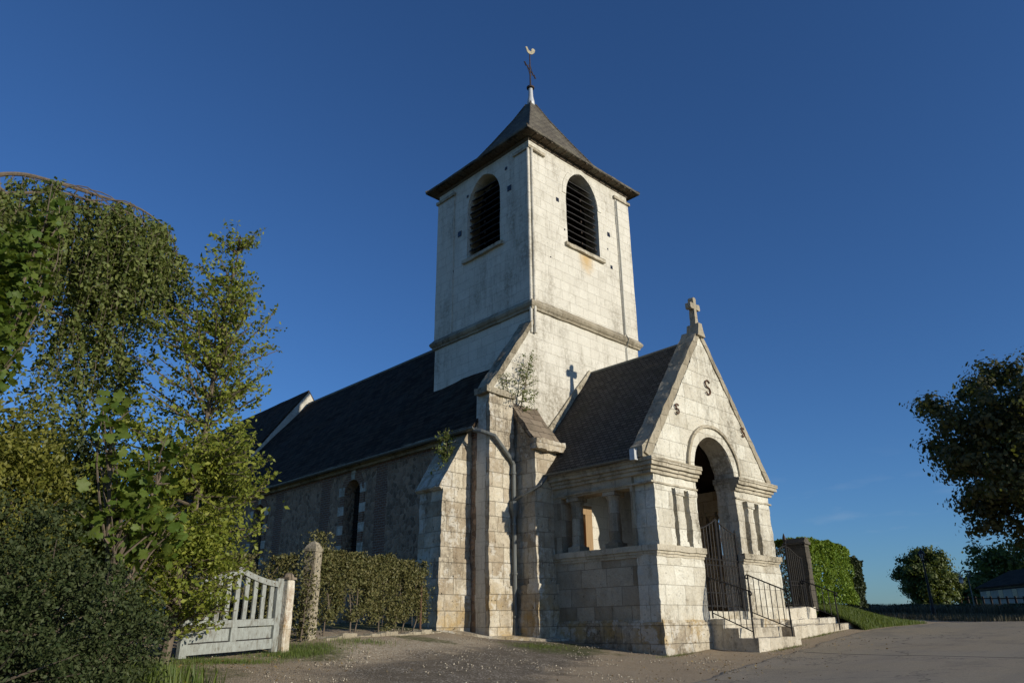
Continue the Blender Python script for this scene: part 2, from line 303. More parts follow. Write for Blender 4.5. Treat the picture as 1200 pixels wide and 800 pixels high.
class MB:
    def __init__(s): s.v = []; s.f = []
    def add(s, vs, fs):
        o = len(s.v); s.v += [tuple(v) for v in vs]; s.f += [tuple(i+o for i in f) for f in fs]; return s
    def box(s, x0, x1, y0, y1, z0, z1):
        return s.add([(x0,y0,z0),(x1,y0,z0),(x1,y1,z0),(x0,y1,z0),(x0,y0,z1),(x1,y0,z1),(x1,y1,z1),(x0,y1,z1)],
              [(3,2,1,0),(4,5,6,7),(0,1,5,4),(1,2,6,5),(2,3,7,6),(3,0,4,7)])
    def prism(s, pts, d0, d1, axis):
        """outline extruded along an axis; pts are (u, z) for 'y' (u=x) and 'x' (u=y), (x, y) for 'z'"""
        n = len(pts)
        def m(p, d):
            if axis == 'y': return (p[0], d, p[1])
            if axis == 'x': return (d, p[0], p[1])
            return (p[0], p[1], d)
        vs = [m(p, d0) for p in pts] + [m(p, d1) for p in pts]
        fs = [tuple(range(n))[::-1], tuple(range(n, 2*n))] + [(i, (i+1) % n, n+(i+1) % n, n+i) for i in range(n)]
        return s.add(vs, fs)
    def tube(s, pts, r, n=6, cap=True):
        pts = [Vector(p) for p in pts]; k = len(pts)
        rs = r if isinstance(r, (list, tuple)) else [r]*k
        o = len(s.v); prev = None
        for i, p in enumerate(pts):
            t = (pts[min(i+1, k-1)] - pts[max(i-1, 0)])
            if t.length < 1e-9: t = Vector((0, 0, 1))
            t.normalize()
            a = prev if prev is not None else (Vector((0, 0, 1)) if abs(t.z) < 0.9 else Vector((1, 0, 0)))
            b = t.cross(a); b.normalize(); c = b.cross(t); prev = c
            for j in range(n):
                q = 2*math.pi*j/n
                s.v.append(tuple(p + (c*math.cos(q) + b*math.sin(q))*rs[i]))
        for i in range(k-1):
            for j in range(n):
                s.f.append((o+i*n+j, o+i*n+(j+1) % n, o+(i+1)*n+(j+1) % n, o+(i+1)*n+j))
        if cap:
            s.f.append(tuple(o+j for j in range(n))[::-1]); s.f.append(tuple(o+(k-1)*n+j for j in range(n)))
        return s
    def lathe(s, prof, cx, cy, n=16, rot=0.0):
        o = len(s.v)
        for r, z in prof:
            for j in range(n):
                q = 2*math.pi*j/n + rot; s.v.append((cx+r*math.cos(q), cy+r*math.sin(q), z))
        for i in range(len(prof)-1):
            for j in range(n): s.f.append((o+i*n+j, o+i*n+(j+1) % n, o+(i+1)*n+(j+1) % n, o+(i+1)*n+j))
        s.f.append(tuple(o+j for j in range(n))[::-1]); s.f.append(tuple(o+(len(prof)-1)*n+j for j in range(n)))
        return s
    def mesh(s, name):
        me = bpy.data.meshes.new(name); me.from_pydata(s.v, [], s.f); me.update()
        bm = bmesh.new(); bm.from_mesh(me); bmesh.ops.recalc_face_normals(bm, faces=bm.faces); bm.to_mesh(me); bm.free()
        return me
    def build(s, name, mat, parent=None, rough=None, smooth=False, bevel=None):
        me = s.mesh(name)
        if bevel or rough:
            bm = bmesh.new(); bm.from_mesh(me)
            if bevel: bmesh.ops.bevel(bm, geom=bm.edges[:], offset=bevel, segments=2, affect='EDGES', clamp_overlap=True)
            if rough: roughen(bm, *rough)
            bm.to_mesh(me); bm.free()
        return link(name, me, mat, parent, smooth)

def curve(pts, k=4):
    """a smooth line through the points"""
    P = [Vector(p) for p in pts]; P = [P[0]*2-P[1]] + P + [P[-1]*2-P[-2]]; out = []
    for i in range(1, len(P)-2):
        a, b, c, d = P[i-1], P[i], P[i+1], P[i+2]
        for j in range(k):
            t = j/k; out.append(.5*((2*b)+(c-a)*t+(2*a-5*b+4*c-d)*t*t+(3*b-a-3*c+d)*t**3))
    out.append(P[-2]); return out

def pieces(m, name, mat, parent, rough=None):
    """every separate solid in m becomes an object of its own"""
    n = len(m.v); r = list(range(n))
    def find(a):
        while r[a] != a: r[a] = r[r[a]]; a = r[a]
        return a
    for f in m.f:
        for q in f[1:]: r[find(q)] = find(f[0])
    groups = {}
    for f in m.f: groups.setdefault(find(f[0]), []).append(f)
    out = []
    for fs in groups.values():
        ids = sorted({q for f in fs for q in f}); ix = {q: i for i, q in enumerate(ids)}; k = MB(); k.v = [m.v[q] for q in ids]; k.f = [tuple(ix[q] for q in f) for f in fs]
        out.append(k.build(name, mat, parent, rough))
    return out

def roughen(bm, maxlen=0.15, amp=0.012, freq=3.0, keep=None):
    """uneven, worn stone: cut long edges, push every corner by a little noise"""
    bmesh.ops.triangulate(bm, faces=[f for f in bm.faces if len(f.verts) > 4])
    for it in range(9):
        es = [e for e in bm.edges if e.calc_length() > maxlen]
        if not es: break
        bmesh.ops.subdivide_edges(bm, edges=es, cuts=1, use_grid_fill=True)
        big = [f for f in bm.faces if len(f.verts) > 4]
        if big: bmesh.ops.triangulate(bm, faces=big)
    for v in bm.verts:
        d = noise.noise_vector(v.co*freq)*amp + noise.noise_vector(v.co*freq*4.1)*amp*0.55 + noise.noise_vector(v.co*0.5)*amp*0.6
        v.co += d

def cut(me, cutters, rough=None):
    """me minus each cutter solid"""
    o = bpy.data.objects.new('cutting', me); COL.objects.link(o)
    tmp = []
    for c in cutters:
        q = bpy.data.objects.new('cutter', c.mesh('cutter')); COL.objects.link(q); tmp.append(q)
        m = o.modifiers.new('cut', 'BOOLEAN'); m.operation = 'DIFFERENCE'; m.object = q; m.solver = 'EXACT'
    dg = bpy.context.evaluated_depsgraph_get(); dg.update()
    out = bpy.data.meshes.new_from_object(o.evaluated_get(dg))
    for q in tmp + [o]: bpy.data.objects.remove(q)
    if rough:
        bm = bmesh.new(); bm.from_mesh(out); bmesh.ops.triangulate(bm, faces=[f for f in bm.faces if len(f.verts) > 4]); roughen(bm, *rough); bm.to_mesh(out); bm.free()
    return out

def arch_outline(uc, hw, z0, zs, rise, n=14, point=0.0):
    """round or slightly pointed headed opening as an outline in (u, z)"""
    pts = [(uc-hw, z0), (uc+hw, z0)]
    for i in range(n+1):
        a = math.pi*i/n
        x = math.cos(a); z = math.sin(a)
        if point: z = z*(1-point) + point*(1-abs(x))**0.75
        pts.append((uc+hw*x, zs+rise*z))
    return pts

# leaf cards with real shapes, thousands in one crown
T_OVAL = (np.array([(0,-.5,0),(.28,-.1,.06),(0,.5,-.03),(-.28,-.1,.06)]), [(0,1,2),(0,2,3)])
def star(n=7):
    vs = [(0,0,0.0)]; m = 2*n
    for i in range(m):
        a = 2*math.pi*i/m - math.pi/2
        r = (0.5 if i % 2 else 0.24)
        if i == 0: r = 0.12
        vs.append((r*math.cos(a), r*math.sin(a), -0.10*r))
    return np.array(vs), [(0, 1+i, 1+(i+1) % m) for i in range(m)]
def maple_leaf():
    half = [(0,.56),(8,.47),(16,.46),(25,.36),(34,.44),(42,.46),(50,.55),(58,.45),(68,.43),(80,.33),(92,.37),(104,.42),(118,.33),(140,.28),(160,.27),(174,.17)]
    pol = half + [(-a, r) for a, r in half[::-1][:-1]]
    vs = [(0, 0, .02)]
    for a, r in pol:
        q = rad(a); vs.append((r*math.sin(q), r*math.cos(q), -.22*r*r + .03*math.cos(3*q)))
    k = len(pol); return np.array(vs), [(0, 1+(i+1) % k, 1+i) for i in range(k)]
T_MAPLE = maple_leaf()
T_CLUMP = (np.array([(0,-.5,0),(.3,-.25,.1),(.42,.15,-.05),(.1,.5,.08),(-.35,.3,-.06),(-.4,-.2,.07),(0,0,.12)]), [(6,0,1),(6,1,2),(6,2,3),(6,3,4),(6,4,5),(6,5,0)])
T_BLADE = (np.array([(-.04,0,0),(.04,0,0),(.03,.04,.55),(0,.18,1.0),(-.03,.04,.55)]), [(0,1,2),(0,2,4),(4,2,3)])
T_STONE = (np.array([(1,0,0),(-1,0,0),(0,1,0),(0,-1,0),(0,0,.6),(0,0,-.6),(.6,.6,.3),(-.6,-.5,.35)])*0.5, [(0,6,4),(6,2,4),(2,1,4),(1,7,4),(7,3,4),(3,0,4),(0,2,6),(0,5,2),(2,5,1),(1,5,3),(3,5,0),(1,3,7)])

def rotmats(rg, n, up=0.0, yaw_only=False):
    if yaw_only:
        a = rg.uniform(0, 2*np.pi, n); c, s_ = np.cos(a), np.sin(a); R = np.zeros((n, 3, 3))
        R[:,0,0]=c; R[:,0,1]=-s_; R[:,1,0]=s_; R[:,1,1]=c; R[:,2,2]=1; return R
    z = rg.normal(size=(n, 3)); z[:, 2] += up*np.sign(rg.uniform(-.15, 1, n)); z /= np.linalg.norm(z, axis=1)[:, None]
    x = rg.normal(size=(n, 3)); x -= (x*z).sum(1)[:, None]*z; x /= np.linalg.norm(x, axis=1)[:, None]
    y = np.cross(z, x)
    return np.stack([x, y, z], axis=2)

def scatter(name, mat, C, size, tmpl=T_OVAL, parent=None, seed=0, up=0.6, var=0.35, yaw_only=False, rnd=None):
    rg = np.random.default_rng(seed); C = np.asarray(C, float); n = len(C)
    T, F = tmpl; R = rotmats(rg, n, up, yaw_only)
    sz = size*(1 + var*rg.uniform(-1, 1, n)) if np.isscalar(size) else np.asarray(size)
    V = np.einsum('nij,kj->nki', R, T)*sz[:, None, None] + C[:, None, :]
    k = len(T); F = np.array(F); nf = len(F)
    idx = (F[None] + (np.arange(n)*k)[:, None, None]).reshape(-1)
    me = bpy.data.meshes.new(name); me.vertices.add(n*k); me.vertices.foreach_set('co', V.reshape(-1).astype(np.float32))
    me.loops.add(len(idx)); me.loops.foreach_set('vertex_index', idx.astype(np.int32))
    me.polygons.add(n*nf); me.polygons.foreach_set('loop_start', (np.arange(n*nf)*3).astype(np.int32))
    me.update(calc_edges=True)
    a = me.attributes.new('rnd', 'FLOAT', 'FACE')
    rv = rg.uniform(0, 1, n) if rnd is None else rnd
    a.data.foreach_set('value', np.repeat(rv, nf).astype(np.float32))
    return link(name, me, mat, parent)
# ------------------------------------------------------------------ lie of the land
GP = [(0,0,-.95),(4,4,-.88),(7,7.2,-.76),(13.85,9.8,-.60),(15.6,9.0,-.56),(17.6,8.7,-.45),(18.6,9.25,-.37),(22.2,9.25,-.13),(13.85,13,-.27),
      (13.2,12.98,-.29),(12.3,13.84,-.23),(11.2,14.4,-.06),(5.9,11.6,-.36),(4.1,10.9,-.38),(3.8,8.15,-.62),(6.75,12.3,-.14),(9,13.7,-.07),
      (2.2,7.2,-.72),(-3,8,-.6),(10,2.5,-.74),(16,4,-.55),(20,3,-.40),(30,5,-.02),(30,9,.0),(24,5,-.2),(25,9,-.06),(40,10,.03),(60,16,.55),(80,21,1.25),(82,30,1.3),
      (80,0,.9),(60,-20,.4),(40,-20,-.2),(20,-20,-.6),(0,-20,-1.0),(-20,-10,-1.0),(-20,20,-.4),(0,22,-.05),(11,22,.1),(10,40,.3),(25,14,.5),(25,25,.5),(40,30,.8),(-10,50,.3),(14,18,.2),(18,14,.2),(22,45,.6),(9.5,9.0,-.66)]
_P = np.array(GP); _n = len(GP)
def _k(r2): return np.where(r2 > 1e-9, 0.5*r2*np.log(np.maximum(r2, 1e-9)), 0.0)
_d2 = ((_P[:, None, :2]-_P[None, :, :2])**2).sum(2)
_A = np.zeros((_n+3, _n+3)); _A[:_n, :_n] = _k(_d2) + np.eye(_n)*0.4; _A[:_n, _n] = 1; _A[:_n, _n+1:] = _P[:, :2]; _A[_n:, :_n] = _A[:_n, _n:].T
_W = np.linalg.solve(_A, np.concatenate([_P[:, 2], [0, 0, 0]]))
def gz_arr(X, Y):
    X = np.asarray(X, float); Y = np.asarray(Y, float); sh = X.shape; x = X.ravel(); y = Y.ravel()
    r = np.hypot(x-25, y-8); lim = 75.0; k = np.where(r > lim, lim/np.maximum(r, 1e-6), 1.0)
    xx = 25+(x-25)*k; yy = 8+(y-8)*k
    out = np.empty_like(xx)
    for i in range(0, len(xx), 40000):
        q = slice(i, i+40000)
        d = (xx[q, None]-_P[None, :, 0])**2 + (yy[q, None]-_P[None, :, 1])**2
        out[q] = _k(d)@_W[:_n] + _W[_n] + _W[_n+1]*xx[q] + _W[_n+2]*yy[q]
    return out.reshape(sh)
def gz(x, y): return float(gz_arr(np.array([x]), np.array([y]))[0])

# the road: its left edge runs past the porch and the bank
edge = [(-6,-3.2),(2,2.2),(6,4.9),(8.7,6.1),(10.3,6.75),(13.9,7.85),(16,8.1),(18.2,8.5),(20.5,8.75),(23,8.75),(26,8.7),(30,8.6),(36,8.8),(46,10.5),(60,14)]

def sheet(name, X, Y, dz, mat, mask=None, kind='structure', bumpy=0.0):
    xs, ys = np.meshgrid(X, Y, indexing='ij'); zs = gz_arr(xs, ys) + dz
    if bumpy:
        nz = np.array([noise.noise(Vector((a*1.3, b*1.3, 0)))*.6 + noise.noise(Vector((a*4.1, b*4.1, 3)))*.4 if (-6 < a < 34 and -3 < b < 18) else 0 for a, b in zip(xs.ravel(), ys.ravel())]).reshape(xs.shape)
        ex = np.interp(xs, [e[0] for e in edge], [e[1] for e in edge]); zs = zs + nz*bumpy*np.clip((ys-ex-.15)/.7, 0, 1)
    nx, ny = xs.shape; V = np.stack([xs, ys, zs], 2).reshape(-1, 3)
    I = np.arange(nx*ny).reshape(nx, ny)
    F = np.stack([I[:-1, :-1], I[1:, :-1], I[1:, 1:], I[:-1, 1:]], 2).reshape(-1, 4)
    me = bpy.data.meshes.new(name); me.from_pydata(V.tolist(), [], F.tolist()); me.update(); me.shade_smooth()
    return props(link(name, me, mat), kind=kind)

def ground_mat():
    s = NT('gravel_and_worn_earth'); p = s.pos(); x, y, z = s.sep(p)
    vo = s.n('TexVoronoi', feature='F1', Scale=42.0); s.put(vo.inputs['Vector'], p)
    rn = s.n('RGBToBW'); s.put(rn.inputs[0], vo.outputs['Color'])
    n1 = s.noise(p, 0.45, 5, .65); n2 = s.noise(p, 1.8, 7, .7); n3 = s.noise(p, 14, 5, .7)
    earth = s.mix(n2, (0.25, 0.19, 0.12), (0.38, 0.295, 0.195))
    stones = s.mix(rn.outputs[0], (0.20, 0.17, 0.13), (0.50, 0.44, 0.35))
    grav = s.mix(s.math('MULTIPLY', s.ramp(vo.outputs['Distance'], 0.50, 0.30), s.ramp(s.math('ADD', rn.outputs[0], s.math('MULTIPLY', n2, .9)), 0.72, 1.1)), earth, stones)
    dr = s.math('MULTIPLY', s.ramp(s.math('ADD', s.math('ABSOLUTE', s.math('SUBTRACT', s.math('SUBTRACT', y, s.math('MULTIPLY', x, 0.42)), 8.1)), s.math('MULTIPLY', s.math('SUBTRACT', n2, .5), 2.4)), 1.15, .25), s.math('MULTIPLY', s.ramp(x, 5.2, 7.0), s.ramp(x, 12.5, 10.8)))
    grav = s.mix(s.math('MULTIPLY', dr, s.ramp(rn.outputs[0], .25, .7)), grav, s.mix(rn.outputs[0], (0.26, 0.21, 0.14), (0.56, 0.48, 0.36)))
    # worn dark tarmac apron between the gate and the porch
    d = s.math('ADD', s.math('ABSOLUTE', s.math('SUBTRACT', s.math('SUBTRACT', y, s.math('MULTIPLY', x, 0.62)), 4.6)), s.math('MULTIPLY', s.math('SUBTRACT', n2, .5), 2.6))
    tar = s.math('MULTIPLY', s.math('MULTIPLY', s.ramp(d, 2.1, 1.3), s.math('SUBTRACT', 1.0, dr)), s.math('MULTIPLY', s.ramp(x, 4.6, 6.2), s.ramp(x, 14.2, 12.6)))
    tarc = s.mix(s.math('MULTIPLY', s.ramp(rn.outputs[0], .55, .8), s.ramp(n2, .35, .6)), s.mix(n3, (0.075, 0.063, 0.048), (0.15, 0.124, 0.092)), (0.36, 0.32, 0.26))
    col = s.mix(s.math('MULTIPLY', tar, 0.9), grav, tarc)
    # moss and short grass
    def blob(cx, cy, r, sq=1.0):
        a = s.math('SUBTRACT', x, cx); b = s.math('MULTIPLY', s.math('SUBTRACT', y, cy), sq)
        q = s.math('SQRT', s.math('ADD', s.math('MULTIPLY', a, a), s.math('MULTIPLY', b, b)))
        return s.ramp(s.math('ADD', q, s.math('MULTIPLY', s.math('SUBTRACT', n2, .5), 2.2)), r, r*0.45)
    g = s.math('MAXIMUM', blob(3.6, 9.9, 1.1), s.math('MAXIMUM', blob(6.3, 11.4, 1.0), s.math('MAXIMUM', blob(12.4, 11.6, 1.5), s.math('MAXIMUM', blob(2.2, 8.6, 1.0), blob(9.6, 12.6, 0.8)))))
    wild = s.math('MAXIMUM', s.ramp(y, 13.8, 14.6), s.math('MAXIMUM', s.ramp(x, 3.4, 2.2), s.math('MAXIMUM', s.ramp(x, 32, 36), s.ramp(y, -5.0, -7.0))))
    g = s.math('MAXIMUM', s.math('MULTIPLY', g, 0.8), wild)
    grass = s.mix(n3, (0.045, 0.060, 0.015), (0.095, 0.105, 0.03))
    col = s.mix(s.math('MULTIPLY', g, s.ramp(s.noise(p, 7, 6, .7), 0.30, 0.55)), col, grass)
    h = s.math('ADD', s.math('MULTIPLY', s.ramp(vo.outputs['Distance'], .55, .1), 0.6), s.math('ADD', s.math('MULTIPLY', n3, .6), n2))
    return s.done(col, s.bump(h, 0.8, 0.03), 0.95, spec=0.15)
def road_mat():
    s = NT('worn_asphalt'); p = s.pos(); x, y, z = s.sep(p)
    vo = s.n('TexVoronoi', feature='F1', Scale=85.0); s.put(vo.inputs['Vector'], p)
    rn = s.n('RGBToBW'); s.put(rn.inputs[0], vo.outputs['Color'])
    n1 = s.noise(p, 0.35, 4, .6); n2 = s.noise(p, 2.2, 6, .7); n3 = s.noise(p, 40, 4, .7)
    col = s.mix(rn.outputs[0], (0.175, 0.145, 0.10), (0.37, 0.312, 0.222))
    col = s.mix(s.math('MULTIPLY', s.ramp(n1, .35, .65), .5), col, (0.25, 0.222, 0.18))
    trk = s.noise(s.scalev(p, 0.12, 1.1, 1), 1.0, 4, .6)
    col = s.mix(s.math('MULTIPLY', s.ramp(trk, .45, .7), .35), col, (0.15, 0.134, 0.112))
    col = s.mix(s.math('MULTIPLY', s.ramp(n2, .62, .75), .4), col, (0.12, 0.107, 0.09))
    cr = s.n('TexVoronoi', feature='DISTANCE_TO_EDGE', Scale=0.55); wv = s.n('VectorMath', operation='ADD'); s.put(wv.inputs[0], p)
    nv = s.n('TexNoise', Scale=2.5, Detail=5); s.put(nv.inputs['Vector'], p); s.put(wv.inputs[1], nv.outputs['Color']); s.put(cr.inputs['Vector'], wv.outputs[0])
    col = s.mix(s.math('MULTIPLY', s.math('MULTIPLY', s.ramp(cr.outputs['Distance'], 0.014, 0.004), s.ramp(n1, .42, .58)), 0.75), col, (0.045, 0.04, 0.034))
    col = s.mix(s.math('MULTIPLY', s.ramp(s.noise(p, 0.8, 7, .75), .54, .60), .35), col, (0.13, 0.115, 0.095))
    grit = s.math('MULTIPLY', s.ramp(rn.outputs[0], .62, .8), s.ramp(s.math('ADD', s.math('SUBTRACT', y, s.math('ADD', 2.9, s.math('MULTIPLY', x, 0.33))), s.math('MULTIPLY', s.math('SUBTRACT', n2, .5), 2.5)), -1.8, .6))
    col = s.mix(s.math('MULTIPLY', grit, .7), col, (0.42, 0.35, 0.26))
    # tar-filled joint across the road
    dl = s.math('ABSOLUTE', s.math('ADD', s.math('SUBTRACT', y, s.math('ADD', 8.22, s.math('MULTIPLY', s.math('SUBTRACT', x, 16.2), 3.6))), s.math('MULTIPLY', s.math('SUBTRACT', s.noise(p, 1.5, 4), .5), .25)))
    col = s.mix(s.math('MULTIPLY', s.ramp(dl, 0.20, 0.10), 0.85), col, (0.02, 0.019, 0.018))
    h = s.math('ADD', s.math('MULTIPLY', s.ramp(vo.outputs['Distance'], .5, .1), .5), n3)
    return s.done(col, s.bump(h, 0.55, 0.012), 0.9, spec=0.2)

def graded(a, b, step, far, ratio=1.25):
    core = list(np.arange(a, b+1e-6, step)); st = step; v = b; hi = []
    while v < far: st *= ratio; v += st; hi.append(v)
    st = step; v = a; lo = []
    while v > -far: st *= ratio; v -= st; lo.append(v)
    return np.array(lo[::-1] + core + hi)
sheet('ground', graded(-4, 34, 0.16, 1800), graded(-2, 16, 0.16, 1800), 0.0, ground_mat(), bumpy=0.03)

def road():
    xs = np.arange(-6, 60.01, 0.25); ey = np.interp(xs, [e[0] for e in edge], [e[1] for e in edge])
    ey = ey + np.array([noise.noise(Vector((a*.9, 7, 0)))*.16 + noise.noise(Vector((a*3.7, 2, 0)))*.07 for a in xs])
    T = np.linspace(0, 1, 60)**1.3
    V = []; nx, ny = len(xs), len(T)
    X = np.repeat(xs[:, None], ny, 1); Y = ey[:, None] - T[None]*13.5
    Z = gz_arr(X, Y) + 0.010 + 0.03*np.minimum(T*5, 1)[None]
    nz = np.array([noise.noise(Vector((a*1.3, b*1.3, 0)))*.6 if (-6 < a < 34 and -3 < b < 18) else 0 for a, b in zip(X.ravel(), Y.ravel())]).reshape(X.shape)
    Z[:, 0] -= 0.03; Z[:, -1] -= 0.1
    I = np.arange(nx*ny).reshape(nx, ny)
    F = np.stack([I[:-1, :-1], I[:-1, 1:], I[1:, 1:], I[1:, :-1]], 2).reshape(-1, 4)
    me = bpy.data.meshes.new('road'); me.from_pydata(np.stack([X, Y, Z], 2).reshape(-1, 3).tolist(), [], F.tolist()); me.update(); me.shade_smooth()
    props(link('road', me, road_mat()), kind='structure')
road()

# ------------------------------------------------------------------ the church
CH = empty('church', 'old whitewashed stone village church with square slate-capped tower and gabled porch', 'church', (16.68, 16.2, -0.3))

# tower ------------------------------------------------------------
TX0, TX1, TY0, TY1 = 14.10, 19.26, 13.83, 18.52
tw = MB().box(TX0, TX1, TY0, TY1, -0.8, 15.0)
cuts = []
wf = MB().prism(arch_outline(16.68, 0.83, 11.72, 13.62, 1.12, 16, 0.12), TY0-0.5, TY0+0.75, 'y')
wl = MB().prism(arch_outline(16.06, 0.84, 11.66, 13.60, 1.08, 16, 0.12), TX0-0.5, TX0+0.75, 'x')
tower = link('tower_wall', cut(tw.mesh('tower_wall'), [wf, wl], (0.34, 0.012, 1.1)), 'tower', CH)
# pilaster strips at the corners, with a little cap moulding
m = MB()
for (a, b) in ((TX0-.035, TX0+.16), (18.52, TX1+.03)): m.box(a, b, TY0-.035, TY0+.1, 9.02, 14.55)
for (a, b) in ((TY0+.003, TY0+.62), (17.62, TY1+.03)): m.box(TX0-.032, TX0+.1, a, b, 9.02, 14.55)
pieces(m, 'corner_pilaster', 'tower', tower, (0.4, 0.006, 1.3))
m = MB(); m.box(TX0-.09, TX0+.72, TY0-.09, TY0+.08, 14.57, 14.68); m.box(18.45, TX1+.09, TY0-.09, TY0+.08, 14.57, 14.68)
m.box(TX0-.09, TX0+.08, TY0+.083, TY0+.68, 14.57, 14.68); m.box(TX0-.09, TX0+.08, 17.55, TY1+.09, 14.57, 14.68)
pieces(m, 'pilaster_cap', 'cornice', tower, (0.15, 0.012, 2.5))
# double roll at the near corner
m = MB()
for dx, dy in ((-.035, .02), (.075, -.04)): m.tube([(TX0+dx-.015, TY0+dy-.03, 8.05), (TX0+dx-.015, TY0+dy-.03, 14.6)], 0.045, 8)
pieces(m, 'corner_roll', 'tower', tower)
# string course round the tower
def ring(m, x0, x1, y0, y1, prof):
    """moulding round a rectangle: prof = [(out, z)...]"""
    n = len(prof); o = len(m.v)
    for (d, z) in prof: m.v += [(x0-d, y0-d, z), (x1+d, y0-d, z), (x1+d, y1+d, z), (x0-d, y1+d, z)]
    for i in range(n-1):
        for j in range(4): m.f.append((o+i*4+j, o+i*4+(j+1) % 4, o+(i+1)*4+(j+1) % 4, o+(i+1)*4+j))
    return m
ring(MB(), TX0, TX1, TY0, TY1, [(-.02, 8.80), (.06, 8.82), (.075, 8.88), (.12, 8.92), (.15, 8.99), (.145, 9.03), (.02, 9.19), (-.02, 9.2)]).build('string_course', 'trim', tower, (0.2, 0.013, 2.2))
# soffit cornice under the spire eaves
ring(MB(), TX0, TX1, TY0, TY1, [(-.02, 14.93), (.03, 14.935), (.05, 15.0), (.05, 15.05), (-.02, 15.055)]).build('wall_plate', 'eaves', tower, (0.25, 0.01, 2.0))
ring(MB(), TX0, TX1, TY0, TY1, [(-.02, 15.058), (.30, 15.058), (.30, 15.075), (-.02, 15.08)]).build('soffit', 'eaves', tower)
# putlog holes
m = MB()
for (x, z, q) in ((15.42, 13.2, .07), (18.06, 12.9, .08), (18.1, 11.62, .06), (17.95, 12.28, .03), (18.85, 12.2, .05), (15.72, 12.18, .03), (15.0, 10.9, .02)): m.box(x-q, x+q, TY0-.006, TY0+.02, z-q*1.1, z+q*1.1)
for (y, z, q) in ((14.75, 13.5, .09), (17.3, 12.85, .09), (17.65, 11.5, .04), (14.9, 14.35, .05), (16.9, 14.2, .04)): m.box(TX0-.018, TX0+.02, y-q, y+q, z-q*1.1, z+q*1.1)
pieces(m, 'putlog_hole', 'glass', tower)
props(tower, 'square whitewashed tower walls with stained block joints')

def belfry(axis, uc, hw, zs, zsp, rise, face):
    """louvred opening: dark boards tilted out, posts and backing behind"""
    def P(u, d, z): return (u, face+d, z) if axis == 'y' else (face+d, u, z)
    def bx(m, u0, u1, d0, d1, z0, z1):
        return m.box(u0, u1, face+d0, face+d1, z0, z1) if axis == 'y' else m.box(face+d0, face+d1, u0, u1, z0, z1)
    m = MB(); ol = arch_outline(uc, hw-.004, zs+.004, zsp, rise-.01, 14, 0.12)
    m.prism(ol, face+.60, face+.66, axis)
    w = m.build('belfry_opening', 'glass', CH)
    m = MB(); k = 11; rg = random.Random(int(uc*100))
    for i in range(k):
        z = zs + .10 + i*(zsp+rise-zs-.3)/k
        t = max(0, (z+.12-zsp)/rise); h = hw*math.sqrt(max(0.0, 1-t*t)) if t > 0 else hw
        h -= .02
        if h < .15: continue
        a = rg.uniform(-.02, .02)
        vs = [P(uc-h, .10, z+a), P(uc+h, .10, z-a), P(uc+h, .42, z+.24-a), P(uc-h, .42, z+.24+a)]
        up = [(v[0], v[1], v[2]+.03) for v in vs]
        m.add(vs+up, [(3,2,1,0),(4,5,6,7),(0,1,5,4),(1,2,6,5),(2,3,7,6),(3,0,4,7)])
    m.build('louvre_boards', 'louvre', w, (0.25, 0.012, 3))
    m = MB()
    for q in (-.42, 0, .42): bx(m, uc+q*hw*1.3-.035, uc+q*hw*1.3+.035, .44, .50, zs, zsp+rise*.75)
    for q in range(5):
        zz = zs+.3+q*.42
        bx(m, uc-.02, uc+.025, .07, .11, zz, zz+.07); bx(m, uc+hw*.78, uc+hw*.78+.04, .07, .11, zz+.05, zz+.12)
    m.build('louvre_frame', 'darkwood', w)
    m = MB(); bx(m, uc-hw-.16, uc+hw+.16, -.10, .30, zs-.13, zs-.005)
    m.build('window_sill', 'cornice', w, (0.12, 0.02, 2.5))
    return w
belfry('y', 16.68, .83, 11.72, 13.62, 1.12, TY0)
belfry('x', 16.06, .84, 11.66, 13.60, 1.08, TX0)
# stone arch rings round the belfry openings, nearly flush
def archring(axis, uc, zs, r0, r1, rz0, rz1, d0, d1, n=18, point=0.0):
    m = MB(); a = arch_outline(uc, r0, zs, zs, rz0, n, point)[2:]; b = arch_outline(uc, r1, zs, zs, rz1, n, point)[2:]
    def P(p, d): return (p[0], d, p[1]) if axis == 'y' else (d, p[0], p[1])
    for i in range(len(a)-1):
        vs = [P(a[i], d0), P(a[i+1], d0), P(b[i+1], d0), P(b[i], d0), P(a[i], d1), P(a[i+1], d1), P(b[i+1], d1), P(b[i], d1)]
        m.add(vs, [(0,1,2,3),(4,7,6,5),(0,4,5,1),(3,2,6,7)] + ([(0,3,7,4)] if i == 0 else []) + ([(1,5,6,2)] if i == len(a)-2 else []))
    return m
archring('y', 16.68, 13.62, .835, 1.02, 1.125, 1.31, TY0-.025, TY0+.05, 18, .12).build('window_arch', 'tower', tower, (0.2, 0.006, 2.5))
# lightning conductor down the tower front
MB().tube([(18.56, TY0-.07, 14.5), (18.57, TY0-.075, 12), (18.55, TY0-.07, 9.2), (18.56, TY0-.17, 9.0), (18.57, TY0-.05, 8.7), (18.58, TY0-.03, 7.0)], 0.018, 5).build('lightning_conductor', 'zinc', CH)

